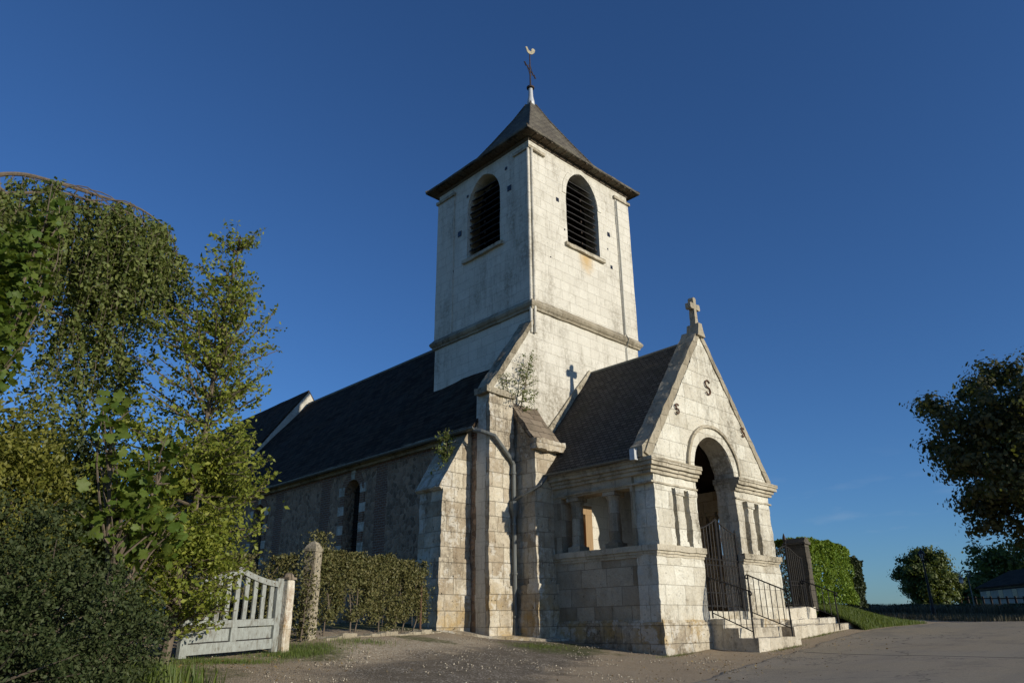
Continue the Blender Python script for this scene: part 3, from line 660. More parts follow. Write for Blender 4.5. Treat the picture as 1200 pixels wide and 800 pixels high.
# spire ------------------------------------------------------------
cx, cy = 16.68, 16.175; hx, hy = (TX1-TX0)/2, (TY1-TY0)/2
prof = [(1.02+.36/hx*1.0, 15.06), (1.155, 15.14), (1.02, 15.36), (.88, 15.66), (.70, 16.22), (.44, 17.35), (.20, 18.45), (.055, 19.22)]
m = MB(); o = 0; RT = []
prof[0] = (1.150, 15.06)
for k, z in prof: m.v += [(cx-hx*k, cy-hy*k, z), (cx+hx*k, cy-hy*k, z), (cx+hx*k, cy+hy*k, z), (cx-hx*k, cy+hy*k, z)]
for i in range(len(prof)-1):
    for j in range(4): m.f.append((i*4+j, i*4+(j+1) % 4, (i+1)*4+(j+1) % 4, (i+1)*4+j))
m.f.append((3, 2, 1, 0)); k = (len(prof)-1)*4; m.f.append((k, k+1, k+2, k+3))
for k_ in np.linspace(-.96, .96, 15):
    for (bx0, bx1, by0, by1) in ((cx+hx*k_-.04, cx+hx*k_+.04, TY0-.33, TY0-.075), (TX0-.33, TX0-.075, cy+hy*k_-.04, cy+hy*k_+.04)): RT.append((bx0, bx1, by0, by1))
spire = m.build('tower_roof', 'spire', CH, (0.25, 0.012, 1.6))
m = MB()
for q_ in RT: m.box(*q_, 15.03, 15.056)
pieces(m, 'rafter_tail', 'eaves', spire)
m = MB()
for (sx, sy) in ((-1,-1),(1,-1),(1,1),(-1,1)):
    m.tube([(cx+sx*hx*kk, cy+sy*hy*kk, z+.015) for kk, z in prof[1:]], 0.035, 6)
pieces(m, 'hip_ridge', 'spire', spire)
MB().lathe([(.17, 19.1), (.15, 19.35), (.10, 19.6), (.085, 20.0), (.08, 20.02)], cx, cy, 12).build('lead_finial', 'lead', spire, smooth=True)
m = MB().lathe([(.085, 20.0), (.15, 20.02), (.16, 20.08), (.06, 20.12)], cx, cy, 12)
m.tube([(cx, cy, 20.05), (cx, cy, 21.78)], [.035, .022], 6)
for a in (0.35,):
    ax = Vector((math.cos(a), math.sin(a), 0))
    c = Vector((cx, cy, 20.95))
    m.tube([c-ax*.52, c+ax*.52], .022, 6)
    for s_ in (-1, 1):
        m.tube([c+ax*s_*.40+Vector((0,0,.09)), c+ax*s_*.56, c+ax*s_*.40-Vector((0,0,.09))], .015, 5)
        m.tube([c+ax*s_*.28+Vector((0,0,.02)), c+ax*s_*.14+Vector((0,0,.13)), c+Vector((0,0,.30))], .014, 5)
        m.tube([c+ax*s_*.28-Vector((0,0,.02)), c+ax*s_*.14-Vector((0,0,.13)), c-Vector((0,0,.30))], .014, 5)
m.build('weather_cross', 'rustdark', spire)
# weathercock: a flat cut-out bird of real thickness
ck = [(-.30,.34),(-.22,.42),(-.17,.40),(-.12,.28),(-.06,.18),(.05,.13),(.13,.20),(.12,.32),(.20,.42),(.32,.40),(.38,.28),(.33,.12),(.24,.00),(.14,-.08),(.02,-.10),(-.10,-.06),(-.18,.04),(-.22,.18),(-.25,.28)]
m = MB(); m.prism([(u, z) for u, z in ck], -.02, .02, 'y')
a = rad(-18); m.v = [(cx+.66*(v[0]*math.cos(a)-v[1]*math.sin(a)), cy+.66*(v[0]*math.sin(a)+v[1]*math.cos(a)), 21.85+.66*v[2]) for v in m.v]
m.tube([(cx, cy, 21.74), (cx, cy, 21.84)], .02, 5)
m.build('weathercock', 'gilt', spire)

# nave -------------------------------------------------------------
NX0, NX1 = 12.29, 21.07
m = MB().box(NX0, NX1, 14.2, 32.2, -0.6, 4.97)
cuts = []
wins = (20.2, 26.75)
for y in wins:
    cuts.append(MB().prism(arch_outline(y, .44, 1.55, 3.98, .44, 12), NX0-.5, NX0+.42, 'x'))
nave = link('nave_wall', cut(m.mesh('nave_wall'), cuts, (0.45, 0.012, 1.5)), 'nave', CH)
props(nave, 'flint nave wall banded with brown brick')
for y in wins:
    w = MB().prism(arch_outline(y, .45, 1.53, 3.98, .45, 12), NX0+.36, NX0+.40, 'x').build('nave_window', 'glass', CH)
    m = MB()
    for z in np.arange(1.7, 4.3, .24): m.box(NX0+.30, NX0+.315, y-.42, y+.42, z, z+.02)
    for q in (-.2, .0, .2): m.box(NX0+.315, NX0+.33, y+q-.01, y+q+.01, 1.55, 4.25)
    m.build('window_bars', 'iron', w)
    m = MB(); pale = MB()
    for i, z in enumerate(np.arange(1.55, 3.95, .30)):
        q = pale if i % 2 == 0 else m
        L = .34 if i % 2 == 0 else .26
        q.box(NX0-.022, NX0+.05, y-.45-L, y-.455, z, z+.285); q.box(NX0-.022, NX0+.05, y+.455, y+.45+L, z, z+.285)
    pale.box(NX0-.03, NX0+.04, y-.11, y+.11, 4.43, 4.78)
    pale.box(NX0-.06, NX0+.1, y-.55, y+.55, 1.40, 1.535)
    pieces(pale, 'stone_quoin', 'gable', w, (0.2, 0.006, 3))
    a = archring('x', y, 3.98, .445, .70, .445, .70, NX0-.02, NX0+.05, 14)
    m.v += []; b = len(m.v); m.v += a.v; m.f += [tuple(i+b for i in f) for f in a.f]
    pieces(m, 'brick_surround', 'brick', w)
# eaves cornice of the nave
MB().prism([(12.19, 4.72), (12.36, 4.72), (12.36, 4.98), (12.10, 4.98), (12.10, 4.88)], 14.42, 32.18, 'y').build('eaves_cornice', 'trim', nave, (0.4, 0.01, 2))

m = MB().prism([(12.02, 4.90), (12.06, 4.83), (16.68, 10.33), (21.30, 4.83), (21.34, 4.90), (16.68, 10.45)], 14.16, 32.17, 'y')
nroof = m.build('nave_roof', 'slate', CH, (0.6, 0.045, 0.45))
MB().tube([(16.68, 18.45, 10.45), (16.68, 25, 10.44), (16.68, 32.1, 10.45)], .07, 8).build('ridge_capping', 'zinc', nroof)
m = MB(); G = []
for a in np.linspace(math.pi, 2*math.pi, 9): G.append((11.98+.075*math.cos(a), 4.87+.075*math.sin(a)))
G2 = [(11.98+.062*math.cos(a), 4.87+.062*math.sin(a)) for a in np.linspace(2*math.pi, math.pi, 9)]
m.prism(G+G2, 13.95, 32.1, 'y').build('gutter', 'zinc', nroof)
# west gable wall with its sloping coping
m = MB().prism([(12.29,-.8),(14.3,-.8),(14.3,8.5),(14.06,8.30),(13.42,7.28),(12.92,6.52),(12.40,5.90),(12.29,5.90)], TY0+.006, TY0+.40, 'y')
wg2 = MB().prism([(19.1,-.8),(21.07,-.8),(21.07,5.90),(20.95,5.95),(19.27,8.3),(19.1,8.3)], TY0+.006, TY0+.40, 'y')
wg = m.build('west_gable_wall', 'tower', CH, (0.25, 0.013, 1.6)); wg2.build('west_gable_wall', 'tower', CH, (0.25, 0.013, 1.6))
m = MB().prism([(14.14,8.36),(14.14,8.50),(14.03,8.44),(12.30,5.99),(12.34,5.86),(12.46,5.93),(13.42,7.28)], TY0-.035, TY0+.46, 'y')
m.build('gable_coping', 'trim', wg, (0.12, 0.022, 2.2))
# pilaster buttress on the corner (flat cap)
m = MB().prism([(12.27,-.8),(13.16,-.8),(13.15,5.78),(12.29,5.78)], TY0-.14, TY0-.002, 'y'); m.box(12.24, 13.17, TY0-.19, TY0-.142, -.8, .95)
b1 = m.build('buttress', 'buttress', CH, (0.10, 0.030, 2.7)); props(b1, 'flat corner buttress with capped top')
m = MB().prism([(12.12, 5.785), (13.20, 5.785), (13.20, 5.88), (12.7, 5.95), (12.12, 5.96)], TY0-.22, TY0+.30, 'y'); m.build('capstone', 'trim', b1, (0.1, 0.02, 2.5))
# buttress facing north with a long weathered slope
m = MB().prism([(11.33,-.6),(12.288,-.6),(12.288,4.72),(12.15,4.62),(11.33,3.36)], 14.41, 15.33, 'y')
m.box(11.25, 12.283, 14.37, 15.37, -.6, 1.58)
b2 = m.build('buttress', 'buttress', CH, (0.10, 0.030, 2.7)); props(b2, 'north buttress with long sloping top')
m = MB().prism([(11.22, 3.30), (11.30, 3.24), (12.22, 4.69), (12.22, 4.82), (12.12, 4.80)], 14.39, 15.42, 'y'); m.build('capstone', 'buttress', b2, (0.12, 0.02, 2.5))
# buttress at the tower corner with a stone roof
m = MB().box(13.22, 14.06, 12.98, TY0-.003, -.8, 4.42); m.box(13.16, 14.04, 12.90, TY0-.006, -.8, 0.98)
m.prism([(12.98, 4.40), (TY0-.003, 4.40), (TY0-.003, 5.45)], 13.24, 14.04, 'x')
b3 = m.build('buttress', 'buttress', CH, (0.10, 0.034, 2.6)); props(b3, 'west buttress with brown stone capping')
m = MB().prism([(12.92, 4.58), (12.90, 4.46), (TY0-.02, 5.44), (TY0-.02, 5.72)], 13.14, 14.16, 'x'); m.build('capstone', 'capstone', b3, (0.09, 0.03, 2.6))
m = MB().box(13.12, 14.22, 12.78, 13.05, 4.28, 4.56); m.build('nosing', 'buttress', b3, (0.09, 0.045, 3.0))
# rain pipes
m = MB().tube([(12.02, 14.02, 4.80), (12.10, 13.80, 4.74), (12.35, 13.58, 4.62), (12.95, 13.60, 4.10), (13.05, 13.60, 3.95), (13.05, 13.60, 2.95)], .058, 10)
m.lathe([(.06, 2.62), (.115, 2.78), (.125, 3.0), (.06, 3.0)], 13.05, 13.60, 10)
m.tube([(13.05, 13.60, 2.7), (13.05, 13.60, -.22), (13.03, 13.54, -.3)], .055, 10)
for z in (3.7, 2.4, 1.2, .2): m.lathe([(.058, z), (.075, z+.01), (.075, z+.05), (.058, z+.06)], 13.05, 13.60, 10)
m.build('drainpipe', 'zinc', CH, smooth=False)

# chancel ------------------------------------------------------------
m = MB().box(12.4, 20.96, 32.21, 44, -.4, 5.1)
m.prism([(12.4, 5.1), (20.96, 5.1), (16.68, 11.1)], 32.21, 43.98, 'y')
ch = m.build('chancel_wall', 'tower', CH)
m = MB().prism([(12.10, 4.88), (12.15, 4.74), (16.68, 11.08), (21.2, 4.74), (21.26, 4.88), (16.68, 11.21)], 32.26, 44.1, 'y'); m.build('chancel_roof', 'slate', CH, (0.8, 0.02, 0.7))

# porch --------------------------------------------------------------
PY0, PX0, PX1, PC = 9.86, 13.90, 19.38, 16.64
R = (0.09, 0.027, 2.8)
m = MB().prism([(13.80,-1.0),(13.84,1.50),(13.95,1.68),(13.96,3.60),(13.98,3.70),(16.64,7.42),(19.33,3.70),(19.35,3.60),(19.36,1.68),(19.46,1.50),(19.5,-1.0)], PY0, PY0+.56, 'y')
cs = [MB().prism(arch_outline(16.63, .93, .30, 3.62, .95, 20), PY0-.5, PY0+1.2, 'y')]
for (a, b) in ((14.66, 15.56), (17.90, 18.70)): cs.append(MB().box(a, b, PY0-.5, PY0+.30, 1.70, 3.04))
pw = link('porch_wall', cut(m.mesh('porch_wall'), cs, R), 'porch', CH)
props(pw, 'ashlar porch walls with open sides and arched front')
# small colonnettes standing in the two recesses
for (a, b) in ((14.80, 15.10), (15.34, 15.62), (18.13, 18.42)):
    m = MB().box(a, b, PY0-.004, PY0+.302, 1.69, 3.05); m.box(a-.03, b+.03, PY0-.03, PY0+.30, 2.90, 3.05); m.box(a-.03, b+.03, PY0-.03, PY0+.30, 1.69, 1.80)
    m.build('colonnette', 'porch', pw, (0.06, 0.03, 3.4))
# side walls with their open bays
for sgn in (0, 1):
    x0 = 13.87 if sgn == 0 else PX1-.45
    m = MB().box(x0, x0+.45, PY0+.565, TY0-.004, -1.0, 3.62)
    c = [MB().box(x0-.5, x0+1.0, 10.50, 12.72 if sgn == 0 else 11.66, 1.70, 3.04)]
    me = cut(m.mesh('porch_side_wall'), c, (0.12, 0.016, 2.4))
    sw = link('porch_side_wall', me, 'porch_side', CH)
    for yc in ((11.18, 12.37) if sgn == 0 else (11.10, 11.56)):
        xm = x0+.225
        m = MB().box(xm-.19, xm+.19, yc-.19, yc+.19, 1.705, 1.83); m.box(xm-.19, xm+.19, yc-.19, yc+.19, 2.93, 3.036)
        m.lathe([(.185, 1.83), (.15, 1.90), (.155, 2.1), (.145, 2.7), (.15, 2.82), (.19, 2.93)], xm, yc, 14)
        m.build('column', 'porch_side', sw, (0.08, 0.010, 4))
# mouldings that wrap the front corners
def wrap(m, d, z0, z1, side):
    e = d
    if side == 0:   # left corner: front run, then back along the side
        m.prism([(13.86-e, 12.97), (13.86-e, PY0-e), (15.70+min(e, .05), PY0-e), (15.70+min(e, .05), PY0+.1), (14.0, PY0+.1), (14.0, 12.97)], z0, z1, 'z')
    else:
        m.prism([(17.57-min(e, .05), PY0-e), (PX1+.02+e, PY0-e), (PX1+.02+e, 13.8), (PX1-.12, 13.8), (PX1-.12, PY0+.1), (17.57-min(e, .05), PY0+.1)], z0, z1, 'z')
for side in (0, 1):
    m = MB()
    for d, z0, z1 in ((.03, 3.08, 3.12), (.05, 3.30, 3.38), (.10, 3.383, 3.46), (.17, 3.463, 3.55), (.20, 3.553, 3.64)): wrap(m, d, z0, z1, side)
    m.build('cornice', 'cornice', pw, (0.14, 0.013, 3.2))
    m = MB()
    for d, z0, z1 in ((.02, 1.44, 1.50), (.05, 1.503, 1.56), (.09, 1.563, 1.69)): wrap(m, d, z0, z1, side)
    m.build('string_course', 'cornice', pw, (0.14, 0.014, 3.2))
    m = MB(); wrap(m, .075, -1.0, .06, side); wrap(m, .03, .063, .11, side)
    m.build('plinth', 'buttress', pw, (0.10, 0.032, 2.8))
# impost returns inside the arch
m = MB(); m.box(15.62, 15.76, PY0-.10, PY0+.60, 3.50, 3.645); m.box(17.52, 17.66, PY0-.10, PY0+.60, 3.50, 3.645)
m.box(15.64, 15.73, PY0-.06, PY0+.59, 3.40, 3.497); m.box(17.55, 17.64, PY0-.06, PY0+.59, 3.40, 3.497)
pieces(m, 'impost', 'cornice', pw, (0.1, 0.013, 3))
archring('y', 16.63, 3.648, .935, 1.17, .92, 1.16, PY0-.035, PY0+.1, 22).build('arch_moulding', 'porch', pw, (0.14, 0.008, 3))
archring('y', 16.63, 3.648, 1.172, 1.25, 1.162, 1.24, PY0-.085, PY0+.1, 22).build('hood_moulding', 'cornice', pw, (0.14, 0.009, 3))
# porch roof and the timber under it
m = MB()
m.prism([(13.60, 3.70), (13.66, 3.62), (16.64, 7.24), (19.62, 3.62), (19.68, 3.70), (16.64, 7.36)], 10.22, TY0-.01, 'y')
pr = m.build('porch_roof', 'tile', CH, (0.4, 0.014, 1.0)); props(pr, 'steep porch roof of small brown tiles')
MB().tube([(16.64, 10.2, 7.37), (16.64, 12, 7.35), (16.64, TY0, 7.36)], .055, 8).build('ridge_capping', 'zinc', pr)
m = MB()
for y in (10.7, 11.3, 11.9, 12.5, 13.1, 13.6):
    for s_ in (-1, 1):
        a = Vector((16.64, y, 7.15)); b = Vector((16.64+s_*2.75, y, 3.75))
        m.tube([a, b], .075, 4)
m.box(13.95, 19.3, 11.9, 12.08, 3.66, 3.86); m.box(16.55, 16.73, 11.93, 12.05, 3.86, 7.1)
m.build('rafters', 'darkwood', pr)
MB().prism([(13.70, 3.66), (16.64, 7.20), (19.58, 3.66), (19.5, 3.66), (16.64, 7.12), (13.78, 3.66)], 10.42, TY0-.02, 'y').build('roof_boarding', 'darkwood', pr)
MB().prism([(13.55+.055*math.cos(a), 3.66+.055*math.sin(a)) for a in np.linspace(math.pi, 2*math.pi, 8)] + [(13.55+.045*math.cos(a), 3.66+.045*math.sin(a)) for a in np.linspace(2*math.pi, math.pi, 8)], 10.2, 12.97, 'y').build('gutter', 'zinc', pr)
MB().tube([(13.55, 12.9, 3.60), (13.30, 12.86, 3.36), (13.06, 13.30, 3.12), (13.05, 13.58, 3.02)], .04, 8).build('gutter_outlet', 'zinc', pr)
MB().prism([(13.50,3.58),(13.62,3.58),(13.62,3.86),(13.56,3.80),(13.50,3.84)], 10.02, 10.16, 'y').build('gutter_end', 'lead', pr)
# gable copings, kneelers and cross
m = MB(); m.prism([(13.66, 3.74), (13.84, 3.66), (13.93, 3.72), (16.60, 7.42), (16.64, 7.52), (16.50, 7.58), (13.74, 3.86)], PY0-.03, PY0+.44, 'y')
cl = m.build('gable_coping', 'trim', pr, (0.08, 0.020, 3))
m = MB(); m.prism([(19.58, 3.74), (19.50, 3.68), (19.35, 3.70), (16.70, 7.36), (16.66, 7.50), (16.74, 7.54)], PY0-.03, PY0+.42, 'y'); m.build('gable_coping', 'trim', pr, (0.12, 0.012, 3))
m = MB().prism([(13.62, 3.65), (14.0, 3.65), (14.0, 4.1), (13.9, 4.1), (13.62, 3.9)], PY0+.02, PY0+.36, 'y'); m.build('kneeler', 'trim', pr, (0.1, 0.02, 3))
m = MB()
m.prism([(16.44, 7.42), (16.80, 7.42), (16.73, 7.62), (16.69, 7.80), (16.53, 7.80), (16.49, 7.62)], PY0-.10, PY0+.28, 'y')
c = [(16.53,7.78),(16.69,7.78),(16.665,8.26),(16.80,8.245),(16.84,8.27),(16.84,8.41),(16.80,8.435),(16.67,8.42),(16.69,8.57),(16.65,8.62),(16.57,8.62),(16.53,8.57),(16.55,8.42),(16.42,8.435),(16.38,8.41),(16.38,8.27),(16.42,8.245),(16.555,8.26)]
m.prism(c, PY0-.0, PY0+.17, 'y'); m.build('stone_cross', 'trim', pr, (0.07, 0.010, 4))
# stone fillet where the porch roof meets the tower
m = MB().prism([(13.62, 3.9), (14.0, 3.9), (16.64, 7.37), (16.54, 7.44), (13.62, 4.16)], TY0-.07, TY0-.006, 'y'); m.build('roof_fillet', 'cornice', pr, (0.12, 0.016, 2.5))
# S-shaped iron wall ties on the gable
def anchor(x, z, h, rz):
    m = MB(); pts = []; s_ = 1; q = h/4
    for a in np.linspace(rad(20), rad(270), 12): pts.append((x+s_*q*1.05*math.cos(a), PY0-.042, z+q+q*math.sin(a)))
    for a in np.linspace(rad(90), rad(-160), 12)[1:]: pts.append((x+s_*q*1.05*math.cos(a), PY0-.042, z-q+q*math.sin(a)))
    m.tube(pts, .020, 6); m.tube([(x, PY0-.035, z), (x, PY0+.1, z)], .012, 6)
    return m.build('wall_anchor', 'rust', CH)
anchor(16.74, 5.97, .40, 1); anchor(15.16, 5.07, .25, -1); anchor(18.33, 5.0, .25, -1)
# floor and inner step, west door
m = MB().box(14.3, 18.95, PY0+.02, TY0-.01, -.6, .30); m.build('porch_floor', 'step', CH, (0.25, 0.006, 2))
MB().box(14.9, 18.2, 12.9, TY0-.012, .303, .50).build('inner_step', 'step', CH, (0.2, 0.008, 2))
d = MB().box(14.86, 15.94, TY0-.06, TY0-.006, .50, 2.75).build('church_door', 'doorwood', CH)
m = MB()
for x in (14.95, 15.22, 15.49, 15.76): m.box(x, x+.10, TY0-.085, TY0-.062, .55, 2.7)
pieces(m, 'door_plank', 'doorwood', d)
MB().tube([(15.80, TY0-.12, 1.50), (15.80, TY0-.16, 1.55), (15.80, TY0-.16, 1.70), (15.80, TY0-.12, 1.75)], .014, 6).build('door_handle', 'iron', d)
m = MB().box(15.95, 16.24, TY0-.13, TY0-.004, .50, 2.95); m.box(14.56, 14.85, TY0-.13, TY0-.004, .50, 2.95); m.box(14.56, 16.24, TY0-.13, TY0-.004, 2.953, 3.2)
m.build('door_frame', 'doorframe', CH)
# outer steps
for (y, z, x0, x1) in ((8.65, -.27, 15.62, 17.60), (9.08, -.07, 15.62, 17.58), (9.47, .12, 15.62, 17.52)):
    m = MB().box(x0, x1, y, PY0+(.01 if z < .1 else .4) - .02, -.95, z)
    st = m.build('porch_step', 'step', CH, (0.09, 0.022, 3.2))

# iron gate in the archway: two leaves
def leaf(x0, x1, hinge):
    """barred leaf rising to the meeting stile"""
    y = PY0+.12; m = MB(); up = lambda x: 2.18 + .30*(1-abs(x-16.62)/.93)**1.6
    m.tube([(x0, y, .38), (x0, y, up(x0)+.03)], .022, 6); m.tube([(x1, y, .38), (x1, y, up(x1)+.03)], .022, 6)
    for z, r in ((.42, .02), (.72, .018), (1.36, .018), (1.50, .018)): m.tube([(x0, y, z), (x1, y, z)], r, 5)
    xs = np.linspace(x0, x1, 7)
    m.tube([(x, y, up(x)) for x in np.linspace(x0, x1, 12)], .018, 6)
    for x in xs[1:-1]: m.tube([(x, y, .42), (x, y, up(x))], .010, 5)
    hx_ = x0 if hinge == 0 else x1
    m.tube([(hx_, y, up(hx_)), (hx_, y, up(hx_)+.10)], [.03, .012], 6)
    return m.build('gate_leaf', 'iron', CH)
leaf(15.74, 16.60, 0); lf = leaf(16.64, 17.50, 1)
props(lf)
# ------------------------------------------------------------------ handrails by the steps
def handrail(x, y0, y1, zt0, zt1, zb0, zb1, foot, label, n=7, lean=0.0):
    """y0 is the wall end, y1 the outer end"""
    t = empty('handrail', label, 'handrail', (x, y1, foot), 0, 'iron handrails beside the steps')
    P = lambda s_, z: (x+lean*s_, y0+(y1-y0)*s_, z)
    zt = lambda s_: zt0+(zt1-zt0)*s_
    zb = lambda s_: zb0+(zb1-zb0)*s_
    curl = lambda c, d: [(c[0], c[1]+d*.055*math.sin(a)*(1-a/9), c[2]-.055+.055*math.cos(a)*(1-a/9)) for a in np.linspace(0, 5.2, 14)]
    a, b = P(0, zt(0)), P(1, zt(1))
    MB().tube(curl(a, 1)[::-1] + [P(s_, zt(s_)) for s_ in np.linspace(.04, .96, 8)] + curl(b, -1), .017, 6).build('top_rail', 'iron', t)
    MB().tube([P(s_, zb(s_)) for s_ in (0.02, .98)], .013, 5).build('bottom_rail', 'iron', t)
    for s_ in (0.02, .98):
        MB().tube([P(s_, foot if s_ > .5 else zb(s_)-.12), P(s_, zt(s_))], .018, 6).build('post', 'iron', t)
    for i in range(1, n+1):
        s_ = .02+.96*i/(n+1)
        MB().tube([P(s_, zb(s_)), P(s_, zt(s_))], .0105, 5).build('baluster', 'iron', t)
    return t
handrail(15.74, 9.80, 8.78, 1.05, .70, .27, -.16, -.30, 'black iron handrail on the porch steps in front of the dark arch', 6)
handrail(17.50, 9.78, 8.76, 1.17, .74, .29, -.10, -.30, 'black iron handrail on the porch steps against the pale right pier', 6)
handrail(20.95, 10.0, 9.12, 1.15, .80, .50, .15, -.16, 'short black iron handrail on the low steps of the side gate', 4)

# ------------------------------------------------------------------ side gate, its pier and steps
SG = empty('stone_steps', 'low worn stone steps leading up to the iron side gate', 'steps', (20.4, 9.6, -.3))
for (y, x0, x1, z) in ((9.28, 18.62, 22.25, -.02), (9.62, 19.25, 21.95, .13), (9.90, 19.55, 21.3, .42)):
    m = MB().prism([(x0, -.8), (x1, -.8), (x1, z+.05), (x0, z-.05)], y, 10.6, 'y'); m.build('step', 'step', SG, (0.12, 0.03, 2.6))
PI = empty('stone_pier', 'square stone gate pier with cap between the side gate and the hedge', 'pier', (21.55, 10.25, .4))
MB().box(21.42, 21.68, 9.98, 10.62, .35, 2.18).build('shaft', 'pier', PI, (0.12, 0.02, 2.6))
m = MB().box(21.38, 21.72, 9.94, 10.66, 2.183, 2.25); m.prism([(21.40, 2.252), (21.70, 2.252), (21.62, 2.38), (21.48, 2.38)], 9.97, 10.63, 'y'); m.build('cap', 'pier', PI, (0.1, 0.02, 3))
SI = empty('iron_gate', 'black wrought iron side gate with a finial between the porch and the stone pier', 'gate', (20.4, 10.1, .42))
y = 10.08
top = lambda x: 1.78 + .28*math.cos((x-20.35)/.95*math.pi/2)**2
MB().tube([(20.35, y-.02, .44), (20.35, y-.02, 2.12)], .03, 6).build('stile', 'iron', SI)
MB().lathe([(.03, 2.10), (.05, 2.13), (.025, 2.17), (.06, 2.24), (.045, 2.31), (.008, 2.42)], 20.35, y-.02, 8).build('finial', 'iron', SI)
MB().tube([(x, y, top(x)) for x in np.linspace(19.48, 21.28, 16)], .02, 6).build('top_rail', 'iron', SI)
for z in (.50, 1.02, 1.12): MB().tube([(19.48, y, z), (21.28, y, z)], .016, 5).build('rail', 'iron', SI)
for x in (19.5, 21.26): MB().tube([(x, y, .42), (x, y, 1.8)], .022, 6).build('stile', 'iron', SI)
for x in np.linspace(19.62, 21.14, 14): MB().tube([(x, y, .5), (x, y, top(x))], .009, 5).build('bar', 'iron', SI)

# ------------------------------------------------------------------ wooden gate and posts on the left
G0, G1 = Vector((4.06, 10.85, -.36)), Vector((5.86, 11.60, -.30))
gx = (G1-G0); L = gx.length; gang = math.atan2(gx.y, gx.x)
GT = empty('wooden_gate', 'weathered pale grey-green wooden gate with pickets above two panels', 'gate', G0, gang)
LOCAL[0] = True
RG = (0.3, 0.004, 3)
def gp(name, u0, u1, d0, d1, z0, z1, slope=0.0):
    m = MB().box(u0, u1, d0, d1, z0, z1); m.v = [(v[0], v[1], v[2]+slope*v[0]) for v in m.v]
    return m.build(name, 'gatepaint', GT, RG)
sl_ = .03
swoop = lambda u: 1.01 + .19*(1-abs(u-L/2)/(L/2))**1.9 + .03*u/L
gp('stile', 0, .13, -.03, .03, .0, 1.10); gp('stile', L-.13, L, -.03, .03, .03, 1.13)
gp('bottom_rail', .133, L-.133, -.025, .022, .03, .17, sl_); gp('middle_rail', .133, L-.133, -.025, .022, .37, .47, sl_)
MB().box(.12, L-.12, .016, .020, .16, .38).build('backing_board', 'louvre', GT)
gp('muntin', L/2-.06, L/2+.06, -.024, .02, .173, .367, sl_)
for (a, b) in ((.135, L/2-.063), (L/2+.063, L-.135)): gp('panel', a+.010, b-.010, .002, .014, .187, .353, sl_)
for u in np.linspace(.23, L-.23, 9):
    gp('picket', u-.042, u+.042, -.012, .012, .472+.03*u, swoop(u)-.02)
m = MB(); us = np.linspace(.10, L-.10, 25)
for z0, d in ((0, -.022),):
    lo = [(u, swoop(u)-.045) for u in us]; hi = [(u, swoop(u)+.04) for u in us]
    m.prism(lo+hi[::-1], -.036, -.014, 'y')
m.build('top_rail', 'gatepaint', GT)
m = MB()
for u in np.linspace(.23, L-.23, 9): m.tube([(u, -.042, swoop(u)), (u, -.034, swoop(u))], .008, 6)
pieces(m, 'bolt', 'rust', GT)
LOCAL[0] = False
def post(name, label, x, y, ang, hw, z0, z1, mat, cap):
    t = empty(name, label, 'gate post', (x, y, z0), ang); LOCAL[0] = True
    MB().box(-hw, hw, -hw, hw, -.25, z1-z0-.10).build('shaft', mat, t, (0.1, 0.011, 3.5), bevel=.012)
    if cap == 'round':
        m = MB().box(-hw-.015, hw+.015, -hw-.015, hw+.015, z1-z0-.097, z1-z0-.06); m.lathe([(hw+.01, z1-z0-.06), (hw*.95, z1-z0-.02), (hw*.5, z1-z0+.012), (.01, z1-z0+.02)], 0, 0, 12)
    else:
        m = MB().lathe([(hw*1.50, z1-z0-.098), (hw*1.50, z1-z0-.05), (hw*.75, z1-z0+.06), (.01, z1-z0+.09)], 0, 0, 4, math.pi/4)
    m.build('cap', 'capstone' if cap == 'round' else mat, t, (0.08, 0.008, 4)); LOCAL[0] = False
    return t
post('gate_post', 'limewashed stone gate post with rusty stains and small round cap beside the wooden gate', 5.99, 11.66, gang, .083, -.34, .86, 'postpaint', 'round')
post('gate_post', 'taller rough stone post with pointed top wrapped in ivy', 6.75, 12.28, gang+.1, .115, -.2, 1.40, 'trim', 'point')

# a low stone kerb under the ivy fence
m = MB(); K0, K1 = Vector((6.95, 12.10, 0)), Vector((11.1, 14.15, 0)); n = 9
for i in range(n):
    a = K0.lerp(K1, i/n); b = K0.lerp(K1, (i+.96)/n); q = Vector((-(K1-K0).y, (K1-K0).x, 0)).normalized()*.10
    za, zb = gz(a.x, a.y)+.035+.03*math.sin(i*2.1), gz(b.x, b.y)+.035+.03*math.sin(i*2.1)
    vs = [(a-q).to_tuple(), (b-q).to_tuple(), (b+q).to_tuple(), (a+q).to_tuple()]
    m.add([(v[0], v[1], -.5) for v in vs]+[(vs[0][0], vs[0][1], za), (vs[1][0], vs[1][1], zb), (vs[2][0], vs[2][1], zb), (vs[3][0], vs[3][1], za)], [(3,2,1,0),(4,5,6,7),(0,1,5,4),(1,2,6,5),(2,3,7,6),(3,0,4,7)])
props(m.build('kerb', 'trim', None, (0.12, 0.025, 3)), kind='structure')
# flat drain slab at the buttress foot and the worn flagstones along the wall
m = MB().prism([(11.3, 14.3), (12.2, 13.6), (13.2, 12.72), (13.75, 12.55), (13.8, 12.95), (13.2, 13.7), (12.3, 14.4)], -.42, -.19, 'z')
m.v = [(v[0], v[1], v[2] + (gz(v[0], v[1])+.24 if v[2] > -.3 else 0)) for v in m.v]
props(m.build('path', 'buttress', None, (0.15, 0.015, 2)), kind='structure')
t = empty('fence_post', 'thin rusty iron fence post at the end of the ivy near the buttress', 'fence post', (10.45, 13.95, -.06))
MB().tube([(10.45, 13.95, -.2), (10.45, 13.96, .86)], .025, 6).build('shaft', 'rust', t)
MB().tube([(10.45, 13.96, .86), (10.45, 13.96, .90)], [.035, .02], 6).build('cap', 'rust', t)

